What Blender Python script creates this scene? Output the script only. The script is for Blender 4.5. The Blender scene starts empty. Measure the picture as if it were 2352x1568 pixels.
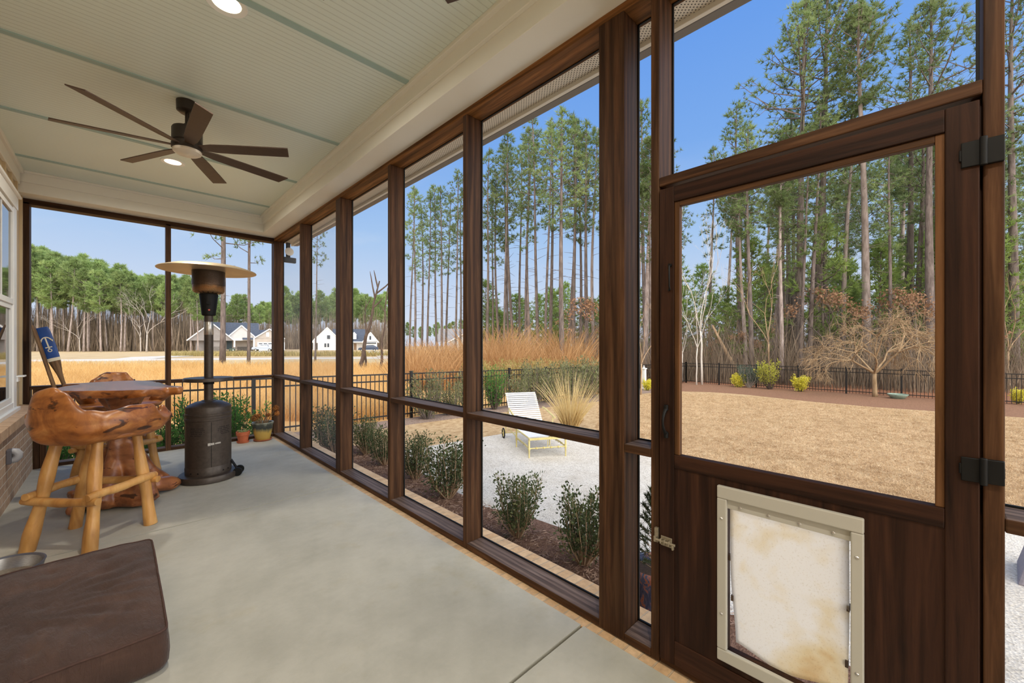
import bpy, math, random
import numpy as np
from mathutils import Vector, Matrix

scene = bpy.context.scene
COL = scene.collection
PI = math.pi
R = math.radians

# camera model, used to turn survey sightings on the photograph into places in the yard
FOC, CX, CY, EYE = 932.0, 1176.0, 790.0, 1.36
YAW = R(44.19)
SY, CYW = math.sin(YAW), math.cos(YAW)


def spot(u, t):
    """ground position seen along column u at forward distance t"""
    r = (u - CX) / FOC
    return ((SY + CYW * r) * t, (CYW - SY * r) * t)


def smooth(a, b, x):
    v = min(1.0, max(0.0, (x - a) / (b - a)))
    return v * v * (3 - 2 * v)


def zyard(x):
    return -0.52 - 0.019 * (x - 2.0)


def zground(x, y):
    near = -0.52 - 0.019 * min(max(x - 2.0, -6.0), 24.0)
    w = smooth(11.0, 36.0, y)
    return near * (1 - w) - 0.62 * w


# ------------------------------------------------------------------ objects
def tag(o, label=None, cat=None, group=None, kind=None):
    if label:
        o['label'] = label
    if cat:
        o['category'] = cat
    if group:
        o['group'] = group
    if kind:
        o['kind'] = kind
    return o


def empty(name, loc=(0, 0, 0), rz=0.0, label=None, cat=None, group=None, kind=None):
    o = bpy.data.objects.new(name, None)
    o.empty_display_size = 0.2
    COL.objects.link(o)
    o.location = loc
    o.rotation_euler = (0, 0, rz)
    return tag(o, label, cat, group, kind)


def kids(o):
    return [c for c in bpy.data.objects if c.parent is o]


def copy_tree(o, loc=None, rz=None, scale=None, label=None, group=None):
    r = o.copy()
    COL.objects.link(r)
    for ch in CHILD.get(o.name, []):
        c = ch.copy()
        COL.objects.link(c)
        c.parent = r
        CHILD.setdefault(r.name, []).append(c)
        for g in CHILD.get(ch.name, []):
            d = g.copy()
            COL.objects.link(d)
            d.parent = c
    if loc is not None:
        r.location = loc
    if rz is not None:
        r.rotation_euler = (0, 0, rz)
    if scale is not None:
        r.scale = scale
    if label:
        r['label'] = label
    if group:
        r['group'] = group
    return r


CHILD = {}


def link_mesh(name, me, mats, parent=None):
    o = bpy.data.objects.new(name, me)
    COL.objects.link(o)
    if not isinstance(mats, (list, tuple)):
        mats = [mats]
    for m in mats:
        me.materials.append(m)
    if parent is not None:
        o.parent = parent
        CHILD.setdefault(parent.name, []).append(o)
    return o


def arrays_mesh(name, verts, faces, k, mat_idx=None, smooth_f=False):
    """verts (N,3), faces (M,k) numpy arrays"""
    me = bpy.data.meshes.new(name)
    verts = np.asarray(verts, dtype=np.float32)
    faces = np.asarray(faces, dtype=np.int32)
    me.vertices.add(len(verts))
    me.vertices.foreach_set('co', verts.ravel())
    n = len(faces)
    me.loops.add(n * k)
    me.loops.foreach_set('vertex_index', faces.ravel())
    me.polygons.add(n)
    me.polygons.foreach_set('loop_start', np.arange(0, n * k, k, dtype=np.int32))
    if mat_idx is not None:
        me.polygons.foreach_set('material_index', np.asarray(mat_idx, dtype=np.int32))
    if smooth_f:
        me.polygons.foreach_set('use_smooth', np.ones(n, dtype=bool))
    me.update(calc_edges=True)
    return me


class MB:
    """collects shapes into one mesh"""

    def __init__(self):
        self.v, self.f, self.m, self.s = [], [], [], []

    def add(self, vs, fs, mi=0, sm=False):
        b = len(self.v)
        self.v.extend([tuple(p) for p in vs])
        for f in fs:
            self.f.append(tuple(b + i for i in f))
            self.m.append(mi)
            self.s.append(sm)
        return self

    def box(self, x0, y0, z0, x1, y1, z1, mi=0):
        x0, x1 = min(x0, x1), max(x0, x1)
        y0, y1 = min(y0, y1), max(y0, y1)
        z0, z1 = min(z0, z1), max(z0, z1)
        v = [(x0, y0, z0), (x1, y0, z0), (x1, y1, z0), (x0, y1, z0), (x0, y0, z1), (x1, y0, z1), (x1, y1, z1), (x0, y1, z1)]
        return self.add(v, [(0, 3, 2, 1), (4, 5, 6, 7), (0, 1, 5, 4), (1, 2, 6, 5), (2, 3, 7, 6), (3, 0, 4, 7)], mi)

    def bar(self, p, q, w, h, mi=0, up=(0, 0, 1)):
        """rectangular bar from p to q, w across, h along up"""
        p, q = Vector(p), Vector(q)
        d = (q - p).normalized()
        u = Vector(up)
        s = d.cross(u)
        if s.length < 1e-5:
            s = d.cross(Vector((1, 0, 0)))
        s.normalize()
        u = s.cross(d).normalized()
        a, b = s * w / 2, u * h / 2
        v = [p - a - b, p + a - b, p + a + b, p - a + b, q - a - b, q + a - b, q + a + b, q - a + b]
        return self.add(v, [(0, 1, 2, 3), (7, 6, 5, 4), (0, 4, 5, 1), (1, 5, 6, 2), (2, 6, 7, 3), (3, 7, 4, 0)], mi)

    def tube(self, pts, rad, n=10, mi=0, cap=True, sm=True, closed=False, squash=None):
        pts = [Vector(p) for p in pts]
        m = len(pts)
        if not isinstance(rad, (list, tuple)):
            rad = [rad] * m
        vs, fs = [], []
        prev = None
        for i, p in enumerate(pts):
            if closed:
                d = pts[(i + 1) % m] - pts[i - 1]
            else:
                d = pts[min(i + 1, m - 1)] - pts[max(i - 1, 0)]
            d.normalize()
            if prev is None:
                a = d.cross(Vector((0, 0, 1)))
                if a.length < 1e-3:
                    a = d.cross(Vector((1, 0, 0)))
                a.normalize()
            else:
                a = (prev - d * prev.dot(d)).normalized()
            prev = a
            b = d.cross(a)
            for k in range(n):
                t = 2 * PI * k / n
                vs.append(p + (a * math.cos(t) + b * math.sin(t) * (squash or 1.0)) * rad[i])
        rng = m if closed else m - 1
        for i in range(rng):
            j = (i + 1) % m
            for k in range(n):
                l = (k + 1) % n
                fs.append((i * n + k, i * n + l, j * n + l, j * n + k))
        self.add(vs, fs, mi, sm)
        if cap and not closed:
            b = len(self.v) - len(vs)
            self.f.append(tuple(b + k for k in reversed(range(n))))
            self.m.append(mi)
            self.s.append(False)
            self.f.append(tuple(b + (m - 1) * n + k for k in range(n)))
            self.m.append(mi)
            self.s.append(False)
        return self

    def lathe(self, prof, n=32, c=(0, 0, 0), mi=0, sm=True, cap=True, a0=0.0, a1=2 * PI):
        vs, fs = [], []
        full = abs(a1 - a0 - 2 * PI) < 1e-6
        cols = n if full else n + 1
        for (r, z) in prof:
            for k in range(cols):
                t = a0 + (a1 - a0) * k / n
                vs.append((c[0] + r * math.cos(t), c[1] + r * math.sin(t), c[2] + z))
        for i in range(len(prof) - 1):
            for k in range(n):
                l = (k + 1) % cols
                fs.append((i * cols + k, i * cols + l, (i + 1) * cols + l, (i + 1) * cols + k))
        b = len(self.v)
        self.add(vs, fs, mi, sm)
        if cap and full:
            if prof[0][0] > 1e-6:
                self.f.append(tuple(b + k for k in reversed(range(n))))
                self.m.append(mi)
                self.s.append(False)
            if prof[-1][0] > 1e-6:
                o = b + (len(prof) - 1) * cols
                self.f.append(tuple(o + k for k in range(n)))
                self.m.append(mi)
                self.s.append(False)
        return self

    def prism(self, out, z0, z1, mi=0, zf=None):
        n = len(out)
        zf = zf or (lambda x, y: 0.0)
        vs = [(x, y, z0 + zf(x, y)) for x, y in out] + [(x, y, z1 + zf(x, y)) for x, y in out]
        fs = [tuple(reversed(range(n))), tuple(range(n, 2 * n))]
        for i in range(n):
            j = (i + 1) % n
            fs.append((i, j, n + j, n + i))
        return self.add(vs, fs, mi)

    def map(self, fn):
        self.v = [tuple(fn(Vector(p))) for p in self.v]
        return self

    def build(self, name, mats, parent=None, bevel=0.0, sharp=40, seg=2, sub=0):
        me = bpy.data.meshes.new(name)
        me.from_pydata(self.v, [], self.f)
        me.polygons.foreach_set('material_index', self.m)
        me.polygons.foreach_set('use_smooth', self.s)
        me.update()
        if any(self.s):
            me.set_sharp_from_angle(angle=R(sharp))
        o = link_mesh(name, me, mats, parent)
        if bevel > 0:
            b = o.modifiers.new('edge', 'BEVEL')
            b.width = bevel
            b.segments = seg
            b.limit_method = 'ANGLE'
            b.angle_limit = R(50)
        if sub:
            s = o.modifiers.new('sub', 'SUBSURF')
            s.levels = sub
            s.render_levels = sub
        return o


# ------------------------------------------------------------------ materials
def srgb(r, g, b):
    def f(c):
        c /= 255.0
        return c / 12.92 if c <= 0.04045 else ((c + 0.055) / 1.055) ** 2.4
    return (f(r), f(g), f(b), 1.0)


def new_mat(name):
    m = bpy.data.materials.new(name)
    m.use_nodes = True
    nt = m.node_tree
    return m, nt, nt.nodes, nt.links, nt.nodes['Principled BSDF']


def ramp(nd, stops):
    r = nd.new('ShaderNodeValToRGB')
    el = r.color_ramp.elements
    while len(el) < len(stops):
        el.new(0.5)
    for e, (p, c) in zip(el, stops):
        e.position = p
        e.color = c
    return r


def coords(nd, lk, kind='Object', scale=(1, 1, 1), rot=(0, 0, 0), loc=(0, 0, 0)):
    tc = nd.new('ShaderNodeTexCoord')
    mp = nd.new('ShaderNodeMapping')
    mp.inputs['Scale'].default_value = scale
    mp.inputs['Rotation'].default_value = rot
    mp.inputs['Location'].default_value = loc
    lk.new(tc.outputs[kind], mp.inputs['Vector'])
    return mp


def noise(nd, lk, vec, scale, detail=4, rough=0.55, dist=0.0):
    n = nd.new('ShaderNodeTexNoise')
    n.inputs['Scale'].default_value = scale
    n.inputs['Detail'].default_value = detail
    n.inputs['Roughness'].default_value = rough
    n.inputs['Distortion'].default_value = dist
    lk.new(vec.outputs[0], n.inputs['Vector'])
    return n


def bump(nd, lk, h, strength, dist, bsdf):
    b = nd.new('ShaderNodeBump')
    b.inputs['Strength'].default_value = strength
    b.inputs['Distance'].default_value = dist
    lk.new(h, b.inputs['Height'])
    lk.new(b.outputs['Normal'], bsdf.inputs['Normal'])
    return b


def mixc(nd, lk, fac, a, b, mode='MIX'):
    m = nd.new('ShaderNodeMix')
    m.data_type = 'RGBA'
    m.blend_type = mode
    for sock, val in ((m.inputs[0], fac), (m.inputs[6], a), (m.inputs[7], b)):
        if hasattr(val, 'is_linked'):
            lk.new(val, sock)
        else:
            sock.default_value = val
    return m.outputs[2]


def mat_flat(name, col, rough=0.5, metal=0.0, spec=0.5):
    m, nt, nd, lk, b = new_mat(name)
    b.inputs['Base Color'].default_value = col
    b.inputs['Roughness'].default_value = rough
    b.inputs['Metallic'].default_value = metal
    b.inputs['Specular IOR Level'].default_value = spec
    return m


def mat_noise(name, c0, c1, scale=20, rough=0.6, detail=5, bstr=0.0, bdist=0.01, metal=0.0, stretch=(1, 1, 1), lo=0.3, hi=0.7, spec=0.5, kind='Object', dist=0.0):
    m, nt, nd, lk, b = new_mat(name)
    mp = coords(nd, lk, kind, stretch)
    n = noise(nd, lk, mp, scale, detail, 0.6, dist)
    r = ramp(nd, [(lo, c0), (hi, c1)])
    lk.new(n.outputs['Fac'], r.inputs['Fac'])
    lk.new(r.outputs['Color'], b.inputs['Base Color'])
    b.inputs['Roughness'].default_value = rough
    b.inputs['Metallic'].default_value = metal
    b.inputs['Specular IOR Level'].default_value = spec
    if bstr:
        bump(nd, lk, n.outputs['Fac'], bstr, bdist, b)
    return m


def mat_wood(name, c_dark, c_mid, c_lite, axis='Z', rough=0.55, fine=42, knots=True, bstr=0.25, spec=0.15):
    """grain running along one axis, in object space"""
    m, nt, nd, lk, b = new_mat(name)
    k = {'X': (0.05, 1, 1), 'Y': (1, 0.05, 1), 'Z': (1, 1, 0.05)}[axis]
    mp = coords(nd, lk, 'Object', k)
    wob = noise(nd, lk, mp, 5.0, 3, 0.5)
    g = noise(nd, lk, mp, fine, 5, 0.65, 0.6)
    rings = nd.new('ShaderNodeTexWave')
    rings.wave_type = 'RINGS'
    rings.rings_direction = axis
    rings.inputs['Scale'].default_value = 9.0
    rings.inputs['Distortion'].default_value = 6.0
    rings.inputs['Detail'].default_value = 3.0
    rings.inputs['Detail Scale'].default_value = 1.4
    lk.new(mp.outputs[0], rings.inputs['Vector'])
    r1 = ramp(nd, [(0.25, c_dark), (0.5, c_mid), (0.78, c_lite)])
    lk.new(g.outputs['Fac'], r1.inputs['Fac'])
    r2 = ramp(nd, [(0.2, (0.55, 0.55, 0.55, 1)), (0.75, (1.15, 1.15, 1.15, 1))])
    lk.new(rings.outputs['Color'], r2.inputs['Fac'])
    c = mixc(nd, lk, 0.75, r1.outputs['Color'], r2.outputs['Color'], 'MULTIPLY')
    r3 = ramp(nd, [(0.3, (0.72, 0.72, 0.72, 1)), (0.7, (1.2, 1.2, 1.2, 1))])
    lk.new(wob.outputs['Fac'], r3.inputs['Fac'])
    c = mixc(nd, lk, 0.8, c, r3.outputs['Color'], 'MULTIPLY')
    if knots:
        mk = coords(nd, lk, 'Object', {'X': (0.45, 1, 1), 'Y': (1, 0.45, 1), 'Z': (1, 1, 0.45)}[axis])
        vo = nd.new('ShaderNodeTexVoronoi')
        vo.inputs['Scale'].default_value = 3.6
        lk.new(mk.outputs[0], vo.inputs['Vector'])
        rk = ramp(nd, [(0.02, (0.25, 0.22, 0.2, 1)), (0.075, (1, 1, 1, 1))])
        lk.new(vo.outputs['Distance'], rk.inputs['Fac'])
        c = mixc(nd, lk, 0.8, c, rk.outputs['Color'], 'MULTIPLY')
    lk.new(c, b.inputs['Base Color'])
    b.inputs['Roughness'].default_value = rough
    b.inputs['Specular IOR Level'].default_value = spec
    if bstr:
        bump(nd, lk, g.outputs['Fac'], bstr, 0.004, b)
    return m


def mat_leaf(name, c0, c1, c2=None, trans=0.3, rough=0.55, scale=1.2, rand=0.35):
    """foliage: varies through the crown and from plant to plant, lets some light through"""
    m, nt, nd, lk, b = new_mat(name)
    mp = coords(nd, lk, 'Object')
    n = noise(nd, lk, mp, scale, 3, 0.7)
    stops = [(0.32, c0), (0.68, c1)] if c2 is None else [(0.28, c0), (0.5, c1), (0.72, c2)]
    r = ramp(nd, stops)
    lk.new(n.outputs['Fac'], r.inputs['Fac'])
    oi = nd.new('ShaderNodeObjectInfo')
    mr = nd.new('ShaderNodeMapRange')
    mr.inputs[3].default_value = 1 - rand
    mr.inputs[4].default_value = 1 + rand
    lk.new(oi.outputs['Random'], mr.inputs[0])
    hs = nd.new('ShaderNodeHueSaturation')
    lk.new(mr.outputs[0], hs.inputs['Value'])
    lk.new(r.outputs['Color'], hs.inputs['Color'])
    lk.new(hs.outputs['Color'], b.inputs['Base Color'])
    b.inputs['Roughness'].default_value = rough
    b.inputs['Specular IOR Level'].default_value = 0.25
    tr = nd.new('ShaderNodeBsdfTranslucent')
    lk.new(hs.outputs['Color'], tr.inputs['Color'])
    mx = nd.new('ShaderNodeMixShader')
    mx.inputs[0].default_value = trans
    lk.new(b.outputs[0], mx.inputs[1])
    lk.new(tr.outputs[0], mx.inputs[2])
    lk.new(mx.outputs[0], nd['Material Output'].inputs['Surface'])
    return m


def mat_screen(name, opac, col):
    m, nt, nd, lk, b = new_mat(name)
    t = nd.new('ShaderNodeBsdfTransparent')
    b.inputs['Base Color'].default_value = col
    b.inputs['Roughness'].default_value = 0.6
    mx = nd.new('ShaderNodeMixShader')
    mx.inputs[0].default_value = opac
    lk.new(t.outputs[0], mx.inputs[1])
    lk.new(b.outputs[0], mx.inputs[2])
    lk.new(mx.outputs[0], nd['Material Output'].inputs['Surface'])
    return m


M = {}
WD = (srgb(38, 23, 13), srgb(72, 47, 29), srgb(98, 70, 47))
for ax in 'XYZ':
    M['stain' + ax] = mat_wood('stained_pine_' + ax, *WD, axis=ax)
DD = (srgb(27, 15, 9), srgb(48, 28, 18), srgb(64, 39, 25))
for ax in 'XYZ':
    M['door' + ax] = mat_wood('door_stain_' + ax, *DD, axis=ax)
M['fresh_bounceY'] = mat_wood('fresh_bounce_stain_y', srgb(74, 46, 22), srgb(128, 86, 48), srgb(158, 112, 68), axis='Y')  # unweathered stain, with bounce light off the lawn put into its colour
M['stopY'] = mat_wood('door_stop_y', srgb(64, 42, 24), srgb(92, 62, 37), srgb(112, 78, 50), axis='Y')
M['stopZ'] = mat_wood('door_stop_z', srgb(64, 42, 24), srgb(92, 62, 37), srgb(112, 78, 50), axis='Z')
M['white'] = mat_noise('painted_trim', srgb(230, 229, 221), srgb(233, 232, 224), 3, 0.5, spec=0.3)
M['crisp_white'] = mat_flat('window_white', srgb(235, 236, 234), 0.4)
M['batten'] = mat_flat('shaded_batten_paint', srgb(164, 190, 187), 0.55)  # blued and darkened: the battens' shading is put into the colour
M['metal_dark'] = mat_noise('heater_metal', srgb(62, 53, 46), srgb(77, 67, 59), 40, 0.42, metal=0.3)
M['black_metal'] = mat_flat('black_metal', srgb(13, 13, 13), 0.55, 0.0, 0.25)
M['weathered_skylitY'] = mat_wood('weathered_skylit_stain_y', srgb(62, 50, 44), srgb(100, 84, 76), srgb(124, 108, 100), axis='Y')  # weathered rail tops, with grey sky reflection also put into the colour
M['weathered_skylitX'] = mat_wood('weathered_skylit_stain_x', srgb(62, 50, 44), srgb(100, 84, 76), srgb(124, 108, 100), axis='X')
M['fence_black'] = mat_flat('fence_black', srgb(26, 26, 27), 0.45, 0.2)
M['silver'] = mat_noise('brushed_metal', srgb(170, 166, 160), srgb(205, 200, 194), 60, 0.32, metal=0.9, stretch=(1, 1, 6))
M['galv'] = mat_noise('tarnished_latch', srgb(128, 118, 98), srgb(165, 154, 132), 60, 0.5, metal=0.5)
M['bronze'] = mat_flat('fan_bronze', srgb(52, 44, 38), 0.42, 0.3)
M['fan_blade'] = mat_noise('fan_blade_wood', srgb(66, 50, 41), srgb(84, 66, 55), 12, 0.5, stretch=(1, 12, 1))
M['terracotta'] = mat_noise('terracotta', srgb(172, 88, 54), srgb(196, 108, 70), 18, 0.8)
M['soil'] = mat_noise('potting_soil', srgb(48, 36, 28), srgb(80, 62, 48), 60, 0.95, bstr=0.5)
M['screen'] = mat_screen('insect_screen', 0.045, srgb(60, 60, 62))
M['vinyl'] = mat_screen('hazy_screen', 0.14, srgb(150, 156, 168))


def floor_mat():
    m, nt, nd, lk, b = new_mat('broom_concrete')
    mp = coords(nd, lk, 'Object')
    n1 = noise(nd, lk, mp, 0.9, 6, 0.62)
    n2 = noise(nd, lk, coords(nd, lk, 'Object', (1, 1, 1)), 7, 5, 0.7)
    n3 = noise(nd, lk, coords(nd, lk, 'Object', (1, 4, 1)), 60, 3, 0.6)
    r = ramp(nd, [(0.28, srgb(164, 161, 147)), (0.5, srgb(184, 181, 167)), (0.74, srgb(198, 194, 180))])
    lk.new(n1.outputs['Fac'], r.inputs['Fac'])
    r2 = ramp(nd, [(0.3, (0.86, 0.86, 0.85, 1)), (0.62, (1.03, 1.03, 1.03, 1))])
    lk.new(n2.outputs['Fac'], r2.inputs['Fac'])
    c = mixc(nd, lk, 0.7, r.outputs['Color'], r2.outputs['Color'], 'MULTIPLY')
    r3 = ramp(nd, [(0.56, (1, 1, 1, 1)), (0.72, (0.93, 0.88, 0.78, 1))])
    lk.new(noise(nd, lk, mp, 2.3, 6, 0.7).outputs['Fac'], r3.inputs['Fac'])
    c = mixc(nd, lk, 0.8, c, r3.outputs['Color'], 'MULTIPLY')
    lk.new(c, b.inputs['Base Color'])
    b.inputs['Roughness'].default_value = 0.62
    b.inputs['Specular IOR Level'].default_value = 0.35
    bump(nd, lk, n3.outputs['Fac'], 0.12, 0.003, b)
    return m


def ceiling_mat():
    """beadboard: narrow grooves running along X, one every 41 mm"""
    m, nt, nd, lk, b = new_mat('beadboard_paint')
    tc = nd.new('ShaderNodeTexCoord')
    sp = nd.new('ShaderNodeSeparateXYZ')
    lk.new(tc.outputs['Object'], sp.inputs[0])
    mu = nd.new('ShaderNodeMath')
    mu.operation = 'MULTIPLY'
    mu.inputs[1].default_value = 1 / 0.041
    lk.new(sp.outputs['Y'], mu.inputs[0])
    fr = nd.new('ShaderNodeMath')
    fr.operation = 'FRACT'
    lk.new(mu.outputs[0], fr.inputs[0])
    rr = ramp(nd, [(0.0, (0, 0, 0, 1)), (0.09, (0.2, 0.2, 0.2, 1)), (0.14, (1, 1, 1, 1)), (0.95, (1, 1, 1, 1)), (1.0, (0, 0, 0, 1))])
    lk.new(fr.outputs[0], rr.inputs['Fac'])
    c = mixc(nd, lk, rr.outputs['Color'], srgb(206, 217, 210), srgb(226, 238, 232))
    lk.new(c, b.inputs['Base Color'])
    b.inputs['Roughness'].default_value = 0.5
    bump(nd, lk, rr.outputs['Color'], 0.35, 0.003, b)
    return m


def brick_mat(name, horiz, vert, bw, bh, cols, mort, mw=0.012):
    m, nt, nd, lk, b = new_mat(name)
    tc = nd.new('ShaderNodeTexCoord')
    sp = nd.new('ShaderNodeSeparateXYZ')
    cb = nd.new('ShaderNodeCombineXYZ')
    lk.new(tc.outputs['Object'], sp.inputs[0])
    lk.new(sp.outputs[horiz], cb.inputs[0])
    lk.new(sp.outputs[vert], cb.inputs[1])
    br = nd.new('ShaderNodeTexBrick')
    br.inputs['Scale'].default_value = 1.0
    if bw == 0.4:
        br.offset = 0.0
        bw = 9.0
    br.inputs['Brick Width'].default_value = bw
    br.inputs['Row Height'].default_value = bh
    br.inputs['Mortar Size'].default_value = mw / 2
    br.inputs['Mortar Smooth'].default_value = 0.2
    br.inputs['Color1'].default_value = cols[0]
    br.inputs['Color2'].default_value = cols[1]
    br.inputs['Mortar'].default_value = mort
    lk.new(cb.outputs[0], br.inputs['Vector'])
    mp = coords(nd, lk, 'Object')
    n = noise(nd, lk, mp, 26, 5, 0.7)
    r = ramp(nd, [(0.3, (0.72, 0.7, 0.68, 1)), (0.7, (1.12, 1.1, 1.08, 1))])
    lk.new(n.outputs['Fac'], r.inputs['Fac'])
    c = mixc(nd, lk, 0.85, br.outputs['Color'], r.outputs['Color'], 'MULTIPLY')
    lk.new(c, b.inputs['Base Color'])
    b.inputs['Roughness'].default_value = 0.85
    inv = nd.new('ShaderNodeMath')
    inv.operation = 'SUBTRACT'
    inv.inputs[0].default_value = 1.0
    lk.new(br.outputs['Fac'], inv.inputs[1])
    bump(nd, lk, inv.outputs[0], 0.8, 0.008, b)
    return m


def soffit_mat():
    m, nt, nd, lk, b = new_mat('perforated_soffit')
    tc = nd.new('ShaderNodeTexCoord')
    mp = nd.new('ShaderNodeMapping')
    mp.inputs['Scale'].default_value = (62, 62, 0.0)
    mp.inputs['Rotation'].default_value = (0, 0, R(45))
    lk.new(tc.outputs['Object'], mp.inputs['Vector'])
    fr = nd.new('ShaderNodeVectorMath')
    fr.operation = 'FRACTION'
    lk.new(mp.outputs[0], fr.inputs[0])
    ds = nd.new('ShaderNodeVectorMath')
    ds.operation = 'DISTANCE'
    ds.inputs[1].default_value = (0.5, 0.5, 0.0)
    lk.new(fr.outputs[0], ds.inputs[0])
    r = ramp(nd, [(0.2, srgb(70, 66, 60)), (0.27, srgb(226, 220, 206))])
    lk.new(ds.outputs['Value'], r.inputs['Fac'])
    lk.new(r.outputs['Color'], b.inputs['Base Color'])
    b.inputs['Roughness'].default_value = 0.5
    return m


M['floor'] = floor_mat()
M['ceiling'] = ceiling_mat()
TAN = (srgb(186, 154, 126), srgb(210, 180, 150))
M['brick'] = brick_mat('tan_brick', 'Y', 'Z', 0.215, 0.075, TAN, srgb(226, 214, 196))
M['rowlock_sill'] = brick_mat('tan_brick_sill', 'X', 'Y', 0.4, 0.067, (srgb(196, 162, 130), srgb(214, 184, 152)), srgb(180, 158, 134), 0.008)
M['rowlock'] = brick_mat('tan_brick_ledge', 'X', 'Y', 0.4, 0.068, (srgb(204, 168, 126), srgb(222, 190, 150)), srgb(192, 170, 140), 0.008)
M['rowlock_end'] = brick_mat('tan_brick_ledge_end', 'Y', 'X', 0.4, 0.068, (srgb(206, 160, 112), srgb(224, 182, 136)), srgb(192, 164, 130), 0.008)
M['soffit'] = soffit_mat()
M['siding'] = mat_flat('tan_siding', srgb(196, 176, 142), 0.6)
M['gutter'] = mat_flat('grey_gutter', srgb(112, 110, 108), 0.5)
# ================================================================== the porch
XI, XO = 1.663, 1.80            # inner and outer face of the screened long wall
YF, YFO = 6.775, 6.91           # same for the far end wall
YB = -2.45                      # the porch runs on behind the camera
ZP = 0.038
BEAM0, BEAM1 = 2.890, 2.928
CEIL = 3.15

# ---- floor
floor = empty('floor', kind='structure', label='pale broom-finished concrete porch slab with saw-cut joints')
joints = [YB, -1.59, 1.172, 3.93, YF + 0.02]
for a, b in zip(joints[:-1], joints[1:]):
    m = MB()
    m.box(-0.72, a + 0.008, -0.16, 1.612, b - 0.008, 0.0)
    m.build('floor_slab', M['floor'], floor)
m = MB()
m.box(-0.70, YB, -0.17, 1.60, YF, -0.03)
m.build('joint_bed', mat_flat('joint_dirt', srgb(40, 36, 31), 0.95), floor)

ledge = empty('trim_1', kind='structure', label='tan rowlock brick ledge under the screen frames')
m = MB()
m.add([(1.612, YB, -0.2), (1.612, YF + 0.36, -0.2), (1.99, YF + 0.36, -0.2), (1.99, YB, -0.2),
       (1.612, YB, -0.004), (1.612, YF + 0.36, -0.004), (1.99, YF + 0.36, -0.03), (1.99, YB, -0.03)],
      [(0, 1, 2, 3), (4, 7, 6, 5), (0, 4, 5, 1), (1, 5, 6, 2), (2, 6, 7, 3), (3, 7, 4, 0)])
m.build('brick_ledge', M['rowlock'], ledge, bevel=0.004)
m = MB()
m.box(-0.74, YF + 0.02, -0.2, 1.611, YF + 0.36, -0.004)
m.build('brick_ledge', M['rowlock_end'], ledge, bevel=0.004)
m = MB()
m.box(1.62, YB, -0.9, 1.96, YF + 0.33, -0.19)
m.box(-0.74, YF + 0.03, -0.9, 1.96, YF + 0.33, -0.19)
m.build('foundation_brick', M['brick'], ledge)

# ---- long screened wall
wr = empty('wall_right', kind='structure', label='long porch wall of stained timber posts, rails and insect screens')
POSTS = [(YF, YFO), (5.544, 5.595), (4.279, 4.402), (3.195, 3.242), (2.143, 2.185), (0.975, 1.111), (0.807, 0.845), (-0.138, -0.100), (-1.30, -1.26), (YB, YB + 0.04)]
for i, (a, b) in enumerate(POSTS):
    m = MB()
    m.box(XI, a, 0.0, XO, b, BEAM0)
    m.build('post', M['stainZ'], wr, bevel=0.004)
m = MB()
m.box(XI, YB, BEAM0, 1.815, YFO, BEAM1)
m.build('header_plate', M['fresh_bounceY'], wr, bevel=0.003)
for (a0, a1), (b0, b1) in zip(POSTS[1:], POSTS[:-1]):
    door_bay = abs(b0 - 0.807) < 1e-3
    ya, yb = a1, b0
    if not door_bay:
        m = MB()
        m.box(XI, ya, 0.866, XO, yb, 0.904)
        m.m[1] = 1
        m.build('mid_rail', [M['stainY'], M['weathered_skylitY']], wr, bevel=0.004)
        m = MB()
        m.box(XI, ya, 0.0, XO, yb, ZP)
        m.m[1] = 1
        m.build('sill_plate', [M['stainY'], M['weathered_skylitY']], wr, bevel=0.004)
        bays = [(ZP, 0.866), (0.904, BEAM0)]
    else:
        m = MB()
        m.box(XI, ya, 2.032, XO, yb, 2.072)
        m.build('door_header', M['stainY'], wr, bevel=0.004)
        m = MB()
        m.box(XI + 0.005, ya, 0.0, XO, yb, 0.024)
        m.build('threshold', M['stainY'], wr, bevel=0.004)
        bays = [(2.072, BEAM0)]
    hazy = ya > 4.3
    for z0, z1 in bays:
        m = MB()
        m.box(XO - 0.006, ya, z0, XO - 0.005, yb, z1)
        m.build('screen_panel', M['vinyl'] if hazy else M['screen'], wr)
        sp = MB()
        e = 0.006
        for q in ((ya, z0, yb, z0 + e), (ya, z1 - e, yb, z1), (ya, z0 + e, ya + e, z1 - e), (yb - e, z0 + e, yb, z1 - e)):
            sp.box(XO - 0.012, q[0], q[1], XO - 0.002, q[2], q[3])
        sp.build('screen_spline', M['black_metal'], wr)

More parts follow.
